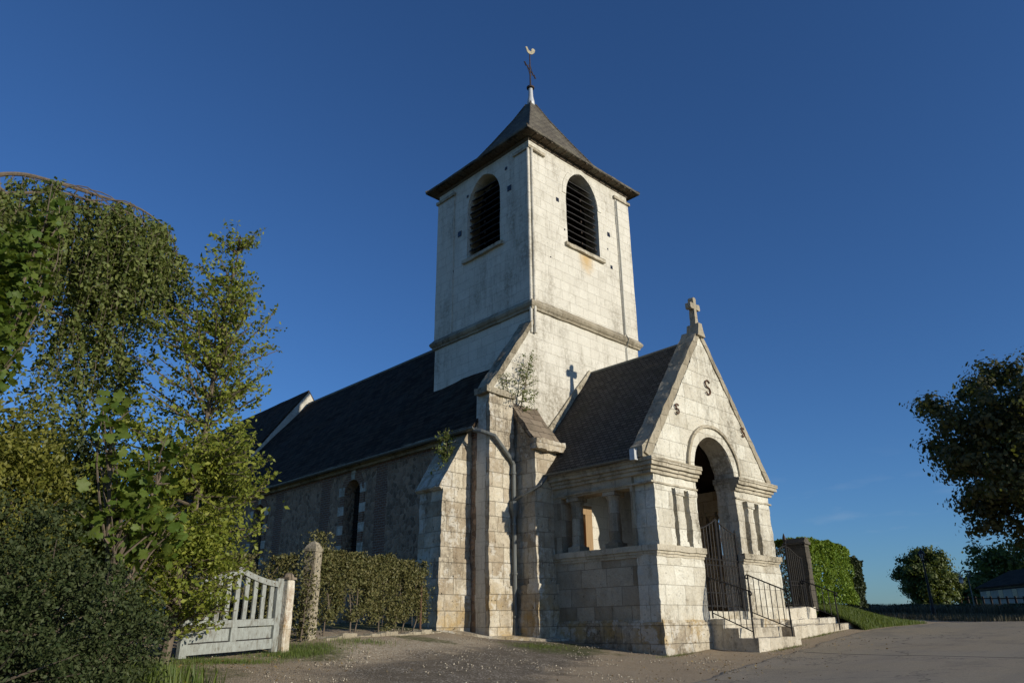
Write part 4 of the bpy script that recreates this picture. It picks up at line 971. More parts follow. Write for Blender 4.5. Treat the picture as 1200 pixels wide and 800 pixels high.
# ------------------------------------------------------------------ growing things
def ivy_hedge(label, A, B, z0, z1, thick, n, seed, stems=10, mat='L_ivy', size=.052, droop=.45):
    rg = np.random.default_rng(seed); A = np.array(A, float); B = np.array(B, float); d = B-A; Ln = np.linalg.norm(d); nrm = np.array([-d[1], d[0]])/Ln
    g = gz_arr(np.linspace(A[0], B[0], 20), np.linspace(A[1], B[1], 20))
    t = rg.uniform(0, 1, n*2)
    hz = np.array([noise.noise(Vector((q*Ln*1.5, seed, 0)))*.16 + noise.noise(Vector((q*Ln*6, seed, 3)))*.10 for q in t])
    lz = np.array([noise.noise(Vector((q*Ln*1.8, seed+9, 0)))*.9 for q in t])*droop
    v = rg.uniform(0, 1, n*2)**.8
    z = (z0+lz)+((z1+hz)-(z0+lz))*v
    w_ = rg.normal(0, .42, n*2)*thick*np.where(v > .85, .7, 1)
    P = np.stack([A[0]+d[0]*t+nrm[0]*w_, A[1]+d[1]*t+nrm[1]*w_, np.interp(t, np.linspace(0, 1, 20), g)+z], 1)
    dens = np.array([noise.noise(Vector(p*2.6))+.5*noise.noise(Vector(p*6.5)) for p in P])
    P = P[dens > -.22 - .25*(v-.3)][:n]
    r = empty('ivy_hedge', label, 'hedge', (A[0], A[1], g[0]))
    scatter('foliage', mat, P, size, T_OVAL, r, seed, .4, .45)
    m = MB(); rr = random.Random(seed)
    for i in range(stems):
        q = (i+rr.uniform(.1, .9))/stems; x, y = A+d*q; gg = gz(x, y)
        pts = [Vector((x+rr.uniform(-.05, .05), y+rr.uniform(-.05, .05), gg-.05))]
        for k in range(1, 6): pts.append(Vector((x+rr.uniform(-.09, .09), y+rr.uniform(-.06, .06), gg+(z1-.15)*k/5)))
        m.tube(pts, [.018-.002*k for k in range(6)], 5)
    for i in range(stems*3):
        q = rr.uniform(0, .95); x, y = A+d*q; x2, y2 = A+d*min(1, q+rr.uniform(.02, .09)); gg = gz(x, y)
        m.tube([(x, y, gg+rr.uniform(.1, z1)), ((x+x2)/2, (y+y2)/2+.05, gg+rr.uniform(.2, z1)), (x2, y2, gg+rr.uniform(.3, z1))], .006, 4)
    m.build('stems', 'bark', r)
    return r
ivy_hedge('straggly brown-green ivy on wires in front of the nave wall', (7.0, 12.42), (10.75, 14.25), .22, 1.50, .22, 34000, 11, 7)
ivy_hedge('dark ivy hedge behind the wooden gate', (2.6, 12.6), (6.6, 12.55), .15, 1.42, .28, 26000, 12, 7)
# ivy trailing round the taller post
rg = np.random.default_rng(5)
P = np.stack([6.62+rg.normal(0, .13, 1500), 12.18+rg.normal(0, .10, 1500), rg.uniform(-.15, 1.32, 1500)], 1)
P = P[(P[:, 2] < .95) | (rg.uniform(0, 1, len(P)) < .3)]
P2 = np.stack([6.92+rg.normal(0, .12, 1100), 12.38+rg.normal(0, .10, 1100), rg.uniform(.75, 1.68, 1100)], 1)
r = empty('climbing_ivy', 'ivy trails climbing the taller rough stone post', 'ivy', (6.6, 12.15, -.2))
scatter('foliage', 'L_ivy', np.concatenate([P, P2]), .055, T_OVAL, r, 6, .4, .4)
MB().tube([(6.55, 12.1, -.2), (6.60, 12.12, .4), (6.64, 12.12, .9), (6.85, 12.3, 1.45)], [.02, .016, .012, .006], 5).build('stems', 'bark', r)

def branch_path(a, b, rr, bend=.12, n=7, sag=0.0):
    a = Vector(a); b = Vector(b); d = (b-a); L_ = d.length; off = Vector((rr.uniform(-1, 1), rr.uniform(-1, 1), rr.uniform(-.3, .8)))*L_*bend
    return [a+d*t + off*math.sin(math.pi*t) + Vector((0, 0, -sag*L_*t*t)) + Vector((rr.uniform(-1, 1), rr.uniform(-1, 1), rr.uniform(-1, 1)))*L_*.012 for t in np.linspace(0, 1, n)]

def along(paths, rg, per, spread):
    """points near twigs"""
    out = []
    for p in paths:
        P = np.array([tuple(q) for q in p]); seg = np.linalg.norm(np.diff(P, axis=0), axis=1); L_ = seg.sum(); k = max(2, int(per*L_))
        t = rg.uniform(.12, 1.02, k)*(len(P)-1); t = np.minimum(t, len(P)-1-1e-6); i = t.astype(int); f = (t-i)[:, None]
        out.append(P[i]*(1-f)+P[i+1]*f + rg.normal(0, spread, (k, 3)))
    return np.concatenate(out)

# upright airy young tree beside the gate
def young_tree():
    rr = random.Random(21); rg = np.random.default_rng(21)
    base = Vector((3.72, 10.32, -.45)); top = Vector((3.86, 10.26, 5.75))
    t = empty('young_tree', 'airy upright young tree with light green leaves leaning over the wooden gate', 'tree', base)
    trunk = [base.lerp(top, q)+Vector((.05*math.sin(q*7), .05*math.cos(q*5), 0)) for q in np.linspace(0, 1, 12)]
    MB().tube(trunk, [.062*(1-q)+.006 for q in np.linspace(0, 1, 12)], 7).build('trunk', 'bark', t)
    vx = Vector((.72, -.69, 0)); vd = Vector((.69, .72, 0))
    m = MB(); tw = []
    for i in range(150):
        q = rr.uniform(.08, .985)**1.15; z = q; a = rr.uniform(0, 2*math.pi)
        ln = (1.30 if q < .55 else 1.30*(1-q)/.45*.85+.22)*rr.uniform(.65, 1.08)
        if q < .2: ln *= .85
        d = (vx*math.cos(a)*(.74 if math.cos(a) > 0 else 1.0) + vd*math.sin(a)*.9)
        o = base.lerp(top, q); up = rr.uniform(.35, .85) if q > .5 else rr.uniform(-.05, .5)
        e = o + d*ln + Vector((0, 0, ln*up))
        p = branch_path(o, e, rr, .08, 6); m.tube(p, [.016*(1-.8*k/5)+.002 for k in range(6)], 4, False); tw.append(p)
        for k in range(int(3+ln*4)):
            f = rr.uniform(.25, 1); s_ = Vector(p[min(5, int(f*5))]); dd = Vector((rr.uniform(-1, 1), rr.uniform(-1, 1), rr.uniform(-.2, 1)))*.36
            sp = branch_path(s_, s_+dd, rr, .1, 4); m.tube(sp, [.005, .004, .003, .002], 3, False); tw.append(sp)
    m.build('branches', 'bark', t)
    P = along(tw, rg, 48, .035); P = P[(P[:, 2] < 3.0) | (rg.uniform(0, 1, len(P)) < .85)]
    lowP = []
    for c, s_, n in (((3.55, 10.1, 1.15), (.62, .5, .62), 5200), ((3.98, 10.2, 1.2), (.34, .35, .5), 3000), ((3.1, 10.5, 1.9), (.5, .5, .7), 3200), ((3.95, 10.25, 2.25), (.42, .35, .55), 2600)):
        q = rg.normal(size=(n, 3))*np.array(s_)*.62 + np.array(c)
        dn = np.array([noise.noise(Vector(v*2.2)) for v in q]); lowP.append(q[(dn > -.12) & (q[:, 2] > .25)])
    P = np.concatenate([P]+lowP)
    scatter('crown', 'L_sapling', P, .068, T_OVAL, t, 3, .5, .4)
young_tree()

# weeping birch: arching limbs with hanging strands
def weeping_birch():
    rr = random.Random(5); rg = np.random.default_rng(5)
    base = Vector((-.15, 12.6, -.5))
    t = empty('weeping_birch', 'weeping birch with bare arching limbs and hanging curtains of leaves', 'tree', base)
    MB().tube([base, base+Vector((.05, -.05, 2)), base+Vector((-.05, -.3, 4)), base+Vector((.0, -.7, 5.7))], [.17, .14, .11, .08], 9).build('trunk', 'birchbark', t)
    top = base+Vector((0, -.7, 5.6))
    limbs = []
    main = [top+Vector((.2,-.1,.1)), Vector((.55,11.5,5.95)), Vector((.95,11.45,6.24)), Vector((1.40,11.42,6.30)), Vector((1.85,11.35,6.28)), Vector((2.25,11.28,6.26)), Vector((2.6,11.2,6.22)), Vector((2.95,11.1,6.0)), Vector((3.17,11.03,5.65)), Vector((3.26,11.0,5.2))]
    limbs.append(main)
    limbs.append([top, Vector((.6,11.5,5.72)), Vector((1.1,11.4,5.95)), Vector((1.5,11.35,6.12)), Vector((2.0,11.25,6.1)), Vector((2.5,11.1,6.02)), Vector((2.8,11.0,5.7)), Vector((2.95,10.95,5.3))])
    limbs.append([top, Vector((.7,11.5,5.62)), Vector((1.3,11.5,5.66)), Vector((1.9,11.45,5.72)), Vector((2.4,11.4,5.6)), Vector((2.7,11.4,5.2))])
    limbs.append([top, Vector((.2,11.1,5.6)), Vector((.5,10.6,5.55)), Vector((.8,10.3,5.3)), Vector((1.0,10.1,4.9))])
    limbs.append([top, Vector((.4,12.4,6.0)), Vector((1.2,12.6,6.3)), Vector((2.0,12.6,6.1)), Vector((2.7,12.5,5.7)), Vector((3.0,12.4,5.2))])
    limbs.append([top, Vector((-.1,11.2,5.7)), Vector((.1,10.8,5.6)), Vector((.3,10.5,5.1))])
    limbs.append([top, Vector((.5,11.7,4.6)), Vector((1.2,11.5,4.35)), Vector((1.9,11.4,4.25)), Vector((2.5,11.25,4.15)), Vector((2.8,11.2,3.8))])
    m = MB(); tw = []; limbs = [curve(li, 4) for li in limbs]
    for li in limbs:
        k = len(li); m.tube(li, [.036*(1-.82*i/(k-1)) for i in range(k)], 6, False)
        for _ in range(3):
            f = rr.uniform(.1, .6); i = int(f*(k-2)); j = min(k-1, i+int(k*.3))
            m.tube(curve([li[i], li[(i+j)//2]+Vector((rr.uniform(-.1, .1), rr.uniform(-.2, .2), rr.uniform(-.05, .12))), li[j]+Vector((rr.uniform(-.1, .2), rr.uniform(-.3, .3), -.25))], 4), [.012*(1-.08*q) for q in range(9)], 5, False)
    for li in limbs:
        ns = 62 if li is limbs[0] else 46
        for j in range(ns):
            f = rr.uniform(.20, 1.0)*(len(li)-1); i = min(int(f), len(li)-2); s_ = li[i].lerp(li[i+1], f-i)
            ln = rr.uniform(.7, 2.3)*(1.0 if f/(len(li)-1) < .72 else .52)
            o = Vector((rr.uniform(-.32, .32), rr.uniform(-.45, .45), 0))
            pts = [s_]
            for q in (.15, .4, .7, 1.0): pts.append(s_+o*min(1, q*1.6)+Vector((rr.uniform(-.04, .04), rr.uniform(-.04, .04), .06*math.sin(q*3)-ln*q)))
            m.tube(pts, [.006, .005, .004, .003, .0015], 4, False); tw.append(pts)
            for _ in range(3):
                b = pts[rr.choice((1, 2, 3))]; l2 = rr.uniform(.25, .9); o2 = Vector((rr.uniform(-.2, .2), rr.uniform(-.2, .2), 0))
                p2 = [b, b+o2+Vector((0, 0, -.3*l2)), b+o2*1.2+Vector((0, 0, -l2))]; m.tube(p2, [.003, .0025, .0015], 3, False); tw.append(p2)
    # the long strand that hangs down at the right-hand edge
    for j in range(16):
        s_ = Vector((2.55+rr.uniform(-.22, .22), 11.2+rr.uniform(-.2, .2), 4.3+rr.uniform(-.3, .5))); ln = rr.uniform(1.0, 1.8)
        p2 = [s_, s_+Vector((.05, 0, -.5*ln)), s_+Vector((.04, 0, -ln))]; m.tube(p2, [.006, .004, .002], 4, False); tw.append(p2)
    m.build('branches', 'bark', t)
    P = along(tw, rg, 50, .04)
    scatter('crown', 'L_birch', P, .075, T_OVAL, t, 8, .2, .35)
weeping_birch()

def shrub(name, label, cat, blobs, n, size, mat, seed, tmpl=T_OVAL, stem=None, gap=.0, up=.5, leafname='foliage', freq=2.0, shell=.5, clump=None, group=None, stemmat='bark', var=.35):
    """blobs: (centre, radii); leaves fill an uneven shell, stems reach up into it"""
    rg = np.random.default_rng(seed); rr = random.Random(seed); tot = sum(b[1][0]*b[1][1]*b[1][2] for b in blobs); P = []
    for c, r in blobs:
        k = int(n*r[0]*r[1]*r[2]/tot)
        if clump: k //= clump[0]
        d = rg.normal(size=(k, 3)); d /= np.linalg.norm(d, axis=1)[:, None]
        rad_ = rg.uniform(0, 1, k)**shell
        wv = np.array([noise.noise(Vector(v)*1.7+Vector((seed, 0, 0)))*.22 + noise.noise(Vector(v)*5+Vector((0, seed, 0)))*.14 for v in d])
        P.append(d*(rad_*(1+wv))[:, None]*np.array(r)+np.array(c))
    P = np.concatenate(P); dn = np.array([noise.noise(Vector(v*freq)) for v in P]); P = P[dn > gap-.35]
    if clump: P = np.repeat(P, clump[0], 0) + rg.normal(0, clump[1], (len(P)*clump[0], 3))*np.repeat(rg.uniform(.5, 1.5, (len(P), 1)), clump[0], 0)
    P = P[P[:, 2] > gz_arr(P[:, 0], P[:, 1])+.02]
    if stem is None: stem = (blobs[0][0][0], blobs[0][0][1])
    g = gz(*stem); t = empty(name, label, cat, (stem[0], stem[1], g), 0, group)
    m = MB()
    for c, r in blobs:
        c = Vector(c); mid = Vector((stem[0], stem[1], g+.35*(c.z-g)))
        m.tube([Vector((stem[0], stem[1], g-.1)), mid, c], [.05*max(r)**.7, .04*max(r)**.7, .02], 6, False)
        for k in range(10):
            e = c + Vector((rr.gauss(0, .5)*r[0], rr.gauss(0, .5)*r[1], rr.gauss(.1, .5)*r[2])); m.tube(branch_path(mid.lerp(c, rr.uniform(.2, 1)), e, rr, .1, 5), [.014, .012, .009, .006, .003], 4, False)
    m.build('stems', stemmat, t)
    scatter(leafname, mat, P, size, tmpl, t, seed+1, up, var)
    return t
# maples
shrub('maple_tree', 'tall young maple with broad bright leaves in front of the weeping birch', 'tree', [((1.05, 9.75, 3.9), (.42, .45, .8)), ((.85, 9.7, 2.9), (.5, .5, .8)), ((1.25, 9.7, 4.75), (.22, .25, .45)), ((.45, 9.7, 3.3), (.45, .45, .9))], 2300, .12, 'L_maple', 31, T_MAPLE, (.9, 9.8), -.04, 1.0, 'crown')
shrub('maple_sapling', 'low maple sapling with large star-shaped leaves above the dark bush', 'sapling', [((2.55, 9.05, 1.35), (.55, .4, .55)), ((2.95, 9.2, 1.0), (.42, .4, .55)), ((3.0, 9.3, 1.9), (.3, .35, .4)), ((2.3, 9.2, 2.2), (.25, .35, .5))], 420, .145, 'L_maple', 32, T_MAPLE, (2.6, 9.3), -.02, 1.4)
shrub('golden_shrub', 'yellow-green leafy shrub between the maple and the dark bush', 'shrub', [((1.2, 9.7, 1.7), (.75, .55, .85)), ((1.75, 9.75, 1.45), (.55, .5, .75)), ((.5, 9.6, 1.6), (.6, .5, .8)), ((2.0, 9.8, 1.0), (.6, .5, .6))], 20000, .06, 'L_gold', 33, T_OVAL, (1.3, 9.8), .05, .4, clump=(18, .09))
shrub('dark_shrub', 'dark green shrub filling the gap behind the young tree', 'shrub', [((2.5, 11.6, 1.1), (.95, .6, 1.5)), ((3.3, 11.7, 1.0), (.7, .5, 1.25)), ((1.5, 11.4, 1.0), (1.0, .6, 1.55)), ((2.2, 11.3, 1.9), (.8, .5, .85)), ((.6, 11.2, 1.6), (.9, .5, 1.3))], 48000, .08, 'L_dark', 34, T_OVAL, (2.5, 11.7), .0, .4, clump=(20, .10))
shrub('dark_bush', 'dense dark small-leaved bush in the bottom left corner', 'bush', [((1.0, 7.75, .25), (1.15, .7, 1.15)), ((1.75, 7.65, -.05), (.85, .7, .85)), ((2.35, 7.85, -.2), (.52, .5, .72)), ((.2, 7.6, .2), (1.0, .8, 1.0)), ((1.2, 7.2, -.45), (1.0, .6, .6)), ((2.62, 8.15, -.1), (.32, .35, .62))], 105000, .036, 'L_bush', 35, T_OVAL, (1.3, 7.8), .16, .4, 'foliage', 3.0, .33, clump=(46, .055))

# plants rooted in the church masonry
def twiggy(name, label, base, h, spread, n, seed, leaf=.05, lean=(0, 0)):
    rr = random.Random(seed); rg = np.random.default_rng(seed); base = Vector(base)
    t = empty(name, label, 'sapling', base); m = MB(); tw = []
    top = base+Vector((lean[0], lean[1], h)); tr = branch_path(base-Vector((0, 0, .1)), top, rr, .04, 8); m.tube(tr, [.022*(1-.85*i/7) for i in range(8)], 5, False); tw.append(tr)
    for i in range(n):
        q = rr.uniform(.05, .95); o = Vector(tr[int(q*7)]); a = rr.uniform(0, 6.28); ln = spread*rr.uniform(.4, 1.1)*(1.15-q*.75)
        e = o+Vector((math.cos(a)*ln, math.sin(a)*ln, ln*rr.uniform(-.05, .5))); p = branch_path(o, e, rr, .12, 5); m.tube(p, [.008, .007, .005, .004, .002], 4, False); tw.append(p)
        for k in range(3):
            s_ = p[rr.choice((2, 3, 4))]; sp = branch_path(s_, s_+Vector((rr.uniform(-.2, .2), rr.uniform(-.2, .2), rr.uniform(-.1, .2))), rr, .1, 3); tw.append(sp); m.tube(sp, .002, 3, False)
    m.build('stems', 'bark', t)
    scatter('foliage', 'L_church', along(tw, rg, 26, .03), leaf, T_OVAL, t, seed, .4, .4)
twiggy('sapling', 'thin leafy sapling growing from the capped buttress beside the tower', (13.36, 13.66, 5.58), 1.75, .72, 34, 41, .062, (.42, -.06))
twiggy('sapling', 'small bushy sapling on the sloping top of the north buttress', (11.72, 14.85, 3.85), 1.10, .38, 40, 42, .075, (0, 0))
twiggy('sapling', 'tuft of weeds on the flat cap of the corner buttress', (13.05, 13.70, 5.86), .62, .40, 18, 43, .05, (-.15, 0))

# the clipped hedge right of the pier and the dark bush beyond it
def clipped(label, x0, x1, y0, y1, ztop, n, seed, mat, name='hedge'):
    rg = np.random.default_rng(seed); g = gz((x0+x1)/2, y0); t = empty(name, label, 'hedge', ((x0+x1)/2, (y0+y1)/2, .4))
    X = rg.uniform(x0, x1, n); face = rg.uniform(0, 1, n)
    zt = np.array([ztop(x)+noise.noise(Vector((x*1.3, seed, 0)))*.13+noise.noise(Vector((x*4, seed, 4)))*.06 for x in X])
    Y = np.where(face < .5, y0+np.abs(rg.normal(0, .10, n)), rg.uniform(y0, y1, n)); Z = np.where(face < .5, rg.uniform(.25, 1, n)*zt, zt-np.abs(rg.normal(0, .07, n)))
    lft = face > .86; X = np.where(lft, x0+np.abs(rg.normal(0, .08, n)), X); Z = np.where(lft, rg.uniform(.1, 1, n)*ztop(x0), Z)
    P = np.stack([X, Y, Z], 1); dd = np.array([[noise.noise(Vector(p*1.9)), noise.noise(Vector(p*5.0))] for p in P]); P[:, 1] += dd[:, 0]*.16+dd[:, 1]*.06; P[:, 2] += dd[:, 1]*.06
    scatter('foliage', mat, P, .085, T_OVAL, t, seed, .5, .4)
    m = MB(); rr = random.Random(seed)
    for i in range(int((x1-x0)*3)):
        x = x0+.15+(x1-x0-.3)*i/max(1, int((x1-x0)*3)-1); m.tube([(x, (y0+y1)/2, .1), (x+rr.uniform(-.1, .1), (y0+y1)/2+rr.uniform(-.2, .2), 1.0), (x+rr.uniform(-.2, .2), (y0+y1)/2, min(ztop(x)-.1, 1.9))], [.03, .022, .01], 5)
    m.build('stems', 'bark', t)
clipped('tall clipped bright green hornbeam hedge beside the stone pier', 21.78, 24.9, 10.12, 11.3, lambda x: 2.42-.02*(x-22)-.10*max(0, x-23.6)**2, 26000, 51, 'L_hedge')
clipped('small dark yew beyond the end of the clipped hedge', 25.0, 25.9, 10.2, 11.2, lambda x: 2.08-.2*(x-25.0), 7000, 52, 'L_dark', 'yew_hedge')

# grass bank at the hedge foot
def bank():
    xs = np.arange(21.9, 26.81, .2); T = np.linspace(0, 1, 14); V = []
    for x in xs:
        ye = np.interp(x, [e[0] for e in edge], [e[1] for e in edge])+.12+noise.noise(Vector((x*.8, 3, 0)))*.12
        z0 = gz(x, ye)-.03; yb = 12.0 if x < 30 else 12.0+(x-30)*.25; h = .50+.02*math.sin(x*2) if x < 24 else .50-.20*(x-24)
        for q in T: V.append((x, ye+(yb-ye)*q, z0+(max(h, z0)-z0)*min(1, q*2.0)**.75+noise.noise(Vector((x*2, q*8, 0)))*.02))
    k = len(T); F = [(i*k+j, (i+1)*k+j, (i+1)*k+j+1, i*k+j+1) for i in range(len(xs)-1) for j in range(k-1)]
    me = bpy.data.meshes.new('grass_bank'); me.from_pydata(V, [], F); me.update(); me.shade_smooth()
    s = NT('bank_turf'); p = s.pos(); c = s.mix(s.noise(p, 6, 6, .7), (0.05, 0.075, 0.018), (0.10, 0.12, 0.035)); mt = s.done(c, s.bump(s.noise(p, 25, 4), .8, .03), .95)
    props(link('grass_bank', me, mt), kind='structure')
    rg = np.random.default_rng(61); n = 26000; X = 21.9+4.8*rg.uniform(0, 1, n)**1.3; YE = np.interp(X, [e[0] for e in edge], [e[1] for e in edge])+.10; q = rg.uniform(0, .75, n)
    Y = YE+(12-YE)*q; z0 = gz_arr(X, YE)-.03; h = np.where(X < 24, .50, .50-.20*(X-24)); Z = z0+(np.maximum(h, z0)-z0)*np.minimum(1, q*2)**.75-.01
    scatter_grass('grass', np.stack([X, Y, Z], 1), .11, 62)
def scatter_grass(name, P, size, seed, mat='grass', var=.5):
    o = scatter(name, mat, P, size, T_BLADE, None, seed, 0, var, yaw_only=True); return props(o, kind='stuff')
bank()
# grass tufts by the gate, moss by the drain, long grass in the corner
rg = np.random.default_rng(71); pts = []
for c, r, n in (((4.6, 10.7), (.9, .28), 2600), ((3.3, 10.1), (.7, .5), 2600), ((6.1, 11.35), (.75, .30), 2600), ((2.75, 8.6), (.55, .5), 2600), ((6.5, 11.7), (.5, .3), 1200), ((12.2, 11.9), (.8, .5), 900), ((7.5, 11.9), (.8, .35), 900), ((13.95, 9.62), (.9, .06), 350), ((16.6, 8.5), (.9, .05), 250), ((19.8, 9.15), (1.2, .06), 350)):
    a = rg.normal(0, .5, (n, 2))*np.array(r)+np.array(c); pts.append(a)
a = np.concatenate(pts); scatter_grass('grass', np.stack([a[:, 0], a[:, 1], gz_arr(a[:, 0], a[:, 1])-.01], 1), .055, 72)
a = np.stack([rg.normal(2.75, .28, 1400), rg.normal(8.35, .3, 1400)], 1); scatter_grass('long_grass', np.stack([a[:, 0], a[:, 1], gz_arr(a[:, 0], a[:, 1])-.01], 1), .24, 73)
a = np.stack([rg.normal(2.85, .2, 14), rg.normal(8.2, .2, 14)], 1)
props(scatter('wildflowers', 'flower', np.stack([a[:, 0], a[:, 1], gz_arr(a[:, 0], a[:, 1])+.16], 1), .03, T_CLUMP, None, 74, 1.0), kind='stuff')
# loose pale stones on the forecourt
n = 16000; X = rg.uniform(1.5, 18, n); Y = rg.uniform(2, 15, n)
ye = np.interp(X, [e[0] for e in edge], [e[1] for e in edge])
k = (Y > ye-.3+.5*rg.normal(size=n)) & (Y < 14.5) & ~((X > 13.7) & (Y > 9.75)) & ~((X > 15.5) & (Y > 8.6)) & (X > 2.2)
dn = np.array([noise.noise(Vector((x*.9, y*.9, 0))) for x, y in zip(X, Y)]); k &= dn > -.1+.55*rg.uniform(0, 1, n)
X, Y = X[k], Y[k]
props(scatter('gravel', 'pebble', np.stack([X, Y, gz_arr(X, Y)+.02], 1), .022, T_STONE, None, 75, 2.0, .75), kind='stuff')

# ------------------------------------------------------------------ trees and things beyond
def big_tree(name, label, base, trunk_h, centre, radii, n_clusters, per, leaf, mat, seed, cat='tree', sigma=.55, gap=-.15, tmpl=T_CLUMP, trunk_r=.3, group=None, shell=.45):
    rr = random.Random(seed); rg = np.random.default_rng(seed); base = Vector(base); C = Vector(centre)
    t = empty(name, label, cat, base, 0, group); m = MB(); fork = Vector((base.x+.2*(C.x-base.x), base.y+.2*(C.y-base.y), base.z+trunk_h))
    MB().tube([base-Vector((0, 0, .3)), base.lerp(fork, .5)+Vector((.05, .03, 0)), fork, fork.lerp(C, .6)], [trunk_r*1.15, trunk_r, trunk_r*.85, trunk_r*.4], 9).build('trunk', 'bark', t)
    pts = []
    while len(pts) < n_clusters:
        d = Vector((rr.gauss(0, 1), rr.gauss(0, 1), rr.gauss(0, 1))).normalized(); r = rr.random()**shell
        wv = 1+.25*noise.noise(d*1.8+Vector((seed, 0, 0)))+.12*noise.noise(d*4+Vector((0, seed, 0)))
        p = C+Vector((d.x*radii[0], d.y*radii[1], d.z*radii[2]))*r*wv
        if noise.noise(p*(.9/ max(.4, sigma))*.5) < gap: continue
        pts.append(p)
    for p in pts[::2]: m.tube(branch_path(fork.lerp(C, rr.uniform(0, .6)), p, rr, .1, 6), [trunk_r*.22*(1-.15*k) for k in range(6)], 4, False)
    m.build('limbs', 'bark', t)
    P = np.concatenate([rg.normal(0, sigma, (per, 3))*np.array([1, 1, .7])+np.array(tuple(p)) for p in pts])
    scatter('crown', mat, P, leaf, tmpl, t, seed, .4, .45)
    return t
big_tree('broadleaf_tree', 'big dark broadleaf tree overhanging from the right edge', (34.4, 3.4, -.1), 3.2, (34.4, 4.9, 6.0), (5.0, 4.9, 4.2), 640, 130, .14, 'L_right', 81, sigma=.31, gap=-.10, trunk_r=.38, tmpl=T_CLUMP, shell=.42)
q = at(1089, 690, 70); zg = gz(q.x, q.y)
big_tree('round_tree', 'round dense dark green tree behind the lamp post', (q.x, q.y, zg), 1.5, (q.x, q.y, zg+2.45), (2.05, 2.05, 2.25), 330, 90, .16, 'L_far', 82, sigma=.26, gap=-.4)
for (px, py, D, r, h, sd, lb) in ((1172, 668, 100, 3.6, 3.6, 83, 'tall dark tree rising behind the house roof'), (1195, 672, 104, 4.2, 3.8, 84, 'wide dark tree behind the right end of the house'), (1142, 694, 96, 1.9, 1.7, 85, 'low dark tree between the round tree and the house')):
    q = at(px, py, D); zg = gz(q.x, q.y)
    big_tree('distant_tree', lb, (q.x, q.y, zg), 1.2, (q.x, q.y, q.z-h*.15), (r, r, h), 120, 50, .30, 'L_far', sd, sigma=.5, gap=-.3, group='trees around the distant house')
# a row of tall unseen trees, added across the road to shade its far end
for i, x in enumerate((48, 54, 60, 66, 86, 95, 104)):
    big_tree('unseen_shade_tree', 'tall unseen tree added across the road to shade the far verge', (x, -29+(i % 2)*2, gz(x, -29)), 11, (x, -29, 18), (6.2, 4.5, 6.8), 90, 34, 1.25, 'L_far', 90+i, sigma=1.5, gap=-.6, trunk_r=.5, group='row of unseen trees added to shade the far verge')

# lamp posts
def lamp_post(x, y, h, label):
    g = gz(x, y); t = empty('lamp_post', label, 'lamp post', (x, y, g))
    MB().lathe([(.12, g-.1), (.12, g+.5), (.075, g+.62), (.06, g+h*.5), (.045, g+h-.1), (.09, g+h-.06), (.04, g+h)], x, y, 10).build('post', 'iron', t)
    k_ = .68
    m = MB().lathe([(.10*k_, g+h+.0), (.10*k_, g+h+.04*k_), (.20*k_, g+h+.40*k_), (.19*k_, g+h+.42*k_)], x, y, 6); m.build('lamp_shade', 'lampglass', t)
    m = MB().lathe([(.27*k_, g+h+.42*k_), (.25*k_, g+h+.47*k_), (.13*k_, g+h+.66*k_), (.06*k_, g+h+.72*k_), (.02*k_, g+h+.80*k_)], x, y, 6)
    for k in range(6):
        a = k*math.pi/3; m.tube([(x+.105*k_*math.cos(a), y+.105*k_*math.sin(a), g+h+.04*k_), (x+.21*k_*math.cos(a), y+.21*k_*math.sin(a), g+h+.42*k_)], .022, 4)
    m.build('lantern_roof', 'iron', t)
q = at(1079, 645, 46); lamp_post(q.x, q.y, q.z-gz(q.x, q.y)-.45, 'black street lamp post with lantern in front of the round tree')
q = at(1141, 705, 58); g = gz(q.x, q.y); top = at(1134, 668, 58).z
t = empty('swan_neck_lamp', 'slim pale lamp hanging from a curled swan-neck bracket near the house', 'lamp post', (q.x, q.y, g))
vx = Vector((.30, -.95, 0))
MB().tube([(q.x, q.y, g-.2), (q.x, q.y, top-.35)], .035, 6).build('post', 'zinc', t)
pv = Vector((q.x, q.y, 0))
MB().tube([Vector((q.x, q.y, top-.4))] + [pv-vx*(.22-.30*math.cos(a))+vx*.08+Vector((0, 0, top-.35+.38*math.sin(a))) for a in np.linspace(0, 3.6, 12)], .03, 6).build('bracket', 'zinc', t)
c = pv-vx*.42+Vector((0, 0, top-.45)); MB().lathe([(.03, c.z+.1), (.17, c.z-.05), (.16, c.z-.08)], c.x, c.y, 10).build('lantern_roof', 'zinc', t)
MB().lathe([(.13, c.z-.08), (.10, c.z-.30), (.03, c.z-.36)], c.x, c.y, 10).build('lamp_shade', 'lampglass', t)

# house at the far right, its long wall facing us
A = at(1151, 704, 86); B = at(1196, 704, 80); A.z = B.z = 0
ex = (B-A).normalized(); LN = (B-A).length+7; zg = gz(A.x, A.y)-.2
H = empty('house', 'long pale stone house with dark slate roof at the far right', 'house', (A.x, A.y, zg), math.atan2(ex.y, ex.x)); LOCAL[0] = True
zb = 1.75-zg; e_ = at(1152, 689, 86).z-zg; rdg = at(1165, 671, 90).z-zg
MB().box(0, LN, 0, 6.5, -.5, e_).build('wall', 'house', H)
m = MB().prism([(0, e_), (6.5, e_), (3.25, rdg-.1)], -.0, .25, 'x'); m.prism([(0, e_), (6.5, e_), (3.25, rdg-.1)], LN-.25, LN, 'x'); m.build('gable_wall', 'house', H)
rf = MB().prism([(-.35, e_-.08), (-.35, e_+.05), (3.25, rdg+.05), (6.85, e_+.05), (6.85, e_-.08), (3.25, rdg-.08)], -.2, LN+.2, 'x').build('roof', 'slate', H)
MB().box(LN-1.5, LN-.8, 2.9, 3.6, rdg-.4, rdg+.9).build('chimney', 'brick', rf)
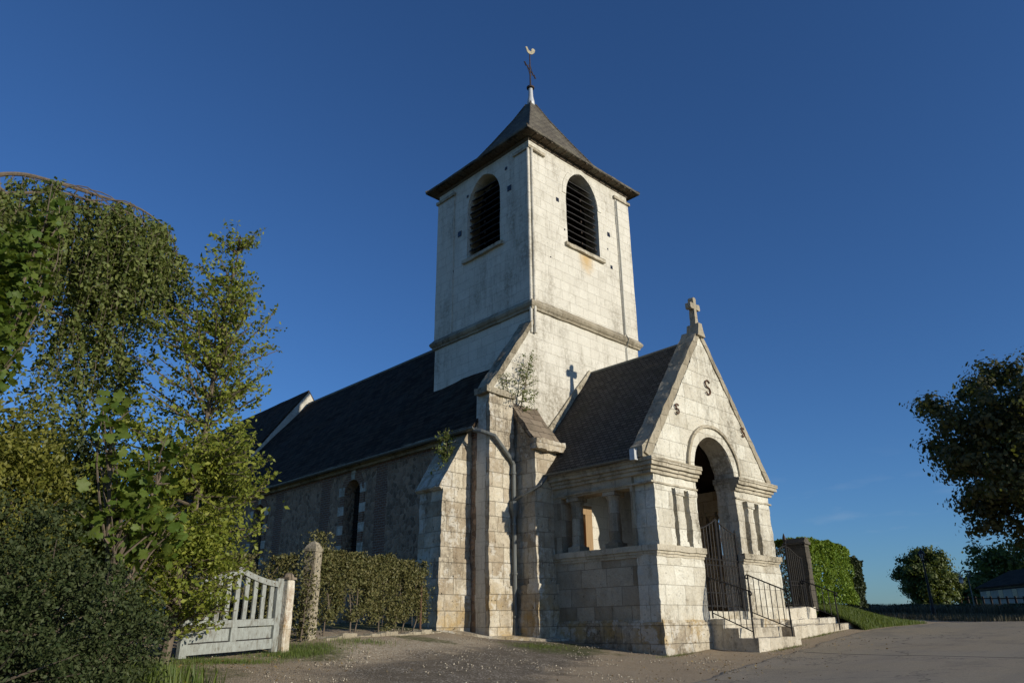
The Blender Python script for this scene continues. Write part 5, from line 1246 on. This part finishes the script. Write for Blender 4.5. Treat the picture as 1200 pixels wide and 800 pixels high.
for u in (1.2, 3.4, 5.8, 8.0, 10.4):
    w_ = MB().box(u, u+.75, -.02, .05, max(.9, e_-1.35), e_-.30).build('window', 'glass', H)
    MB().box(u-.08, u+.83, -.08, .0, max(.9, e_-1.35)-.09, max(.9, e_-1.35)-.005).build('sill', 'house', w_)
MB().box(-.02, LN+.02, -.05, .02, e_-.28, e_-.16).build('eaves_band', 'louvre', H)
LOCAL[0] = False
# post and rail fence in front of the house, rough hedge bank and field grass along the crest
F0 = at(1128, 712, 70); F1 = at(1203, 712, 66); F = empty('rail_fence', 'low dark post and rail fence along the verge before the house', 'fence', (F0.x, F0.y, gz(F0.x, F0.y)))
for i in range(9):
    p = F0.lerp(F1, i/8); g = gz(p.x, p.y); MB().box(p.x-.06, p.x+.06, p.y-.06, p.y+.06, g-.2, g+1.05).build('post', 'darkwood', F)
for z in (.45, .9):
    MB().tube([(F0.lerp(F1, i/8).x, F0.lerp(F1, i/8).y, gz(F0.lerp(F1, i/8).x, F0.lerp(F1, i/8).y)+z) for i in range(9)], .045, 5).build('rail', 'darkwood', F)
rg = np.random.default_rng(91)
def strip(name, D0, D1, p0, p1, n, size, seed, mat):
    px = rg.uniform(p0, p1, n); D = rg.uniform(D0, D1, n); d = [at(a, 715, b) for a, b in zip(px, D)]
    X = np.array([q.x for q in d]); Y = np.array([q.y for q in d]); scatter_grass(name, np.stack([X, Y, gz_arr(X, Y)-.05], 1), size, seed, mat)
strip('tall_grass', 54, 66, 1000, 1300, 18000, .50, 92, 'drygrass')
strip('verge_grass', 33, 56, 1030, 1300, 16000, .22, 93, 'drygrass')
hb = [(at(px, 712, 60)) for px in (1012, 1075, 1135, 1200)]
big = [((q.x, q.y, gz(q.x, q.y)+.2), (4.6, 1.0, .42)) for q in hb]
shrub('field_hedge', 'low dark hedge along the field edge behind the lamp post', 'hedge', big, 16000, .20, 'L_dark', 94, T_CLUMP, (hb[1].x, hb[1].y), -.2, .4, 'foliage', .8, .4)

# fallen leaves along the verge and in the corners
n = 900; X = rg.uniform(2.2, 20, n); ye = np.interp(X, [e[0] for e in edge], [e[1] for e in edge]); Y = ye + rg.normal(.3, .9, n)
k = (Y < 13) & ~((X > 13.6) & (Y > 9.7)) & ~((X > 15.4) & (Y > 8.55)); X, Y = X[k], Y[k]
a = np.stack([rg.normal(4.6, 1.1, 260), rg.normal(10.2, .6, 260)], 1); X = np.concatenate([X, a[:, 0]]); Y = np.concatenate([Y, a[:, 1]])
MAT['L_fallen'] = leafmat('dry_fallen_leaves', (0.13, 0.08, 0.03), (0.30, 0.21, 0.07), 0.1)
props(scatter('fallen_leaves', 'L_fallen', np.stack([X, Y, gz_arr(X, Y)+.045], 1), .045, T_OVAL, None, 99, 3.0), kind='stuff')
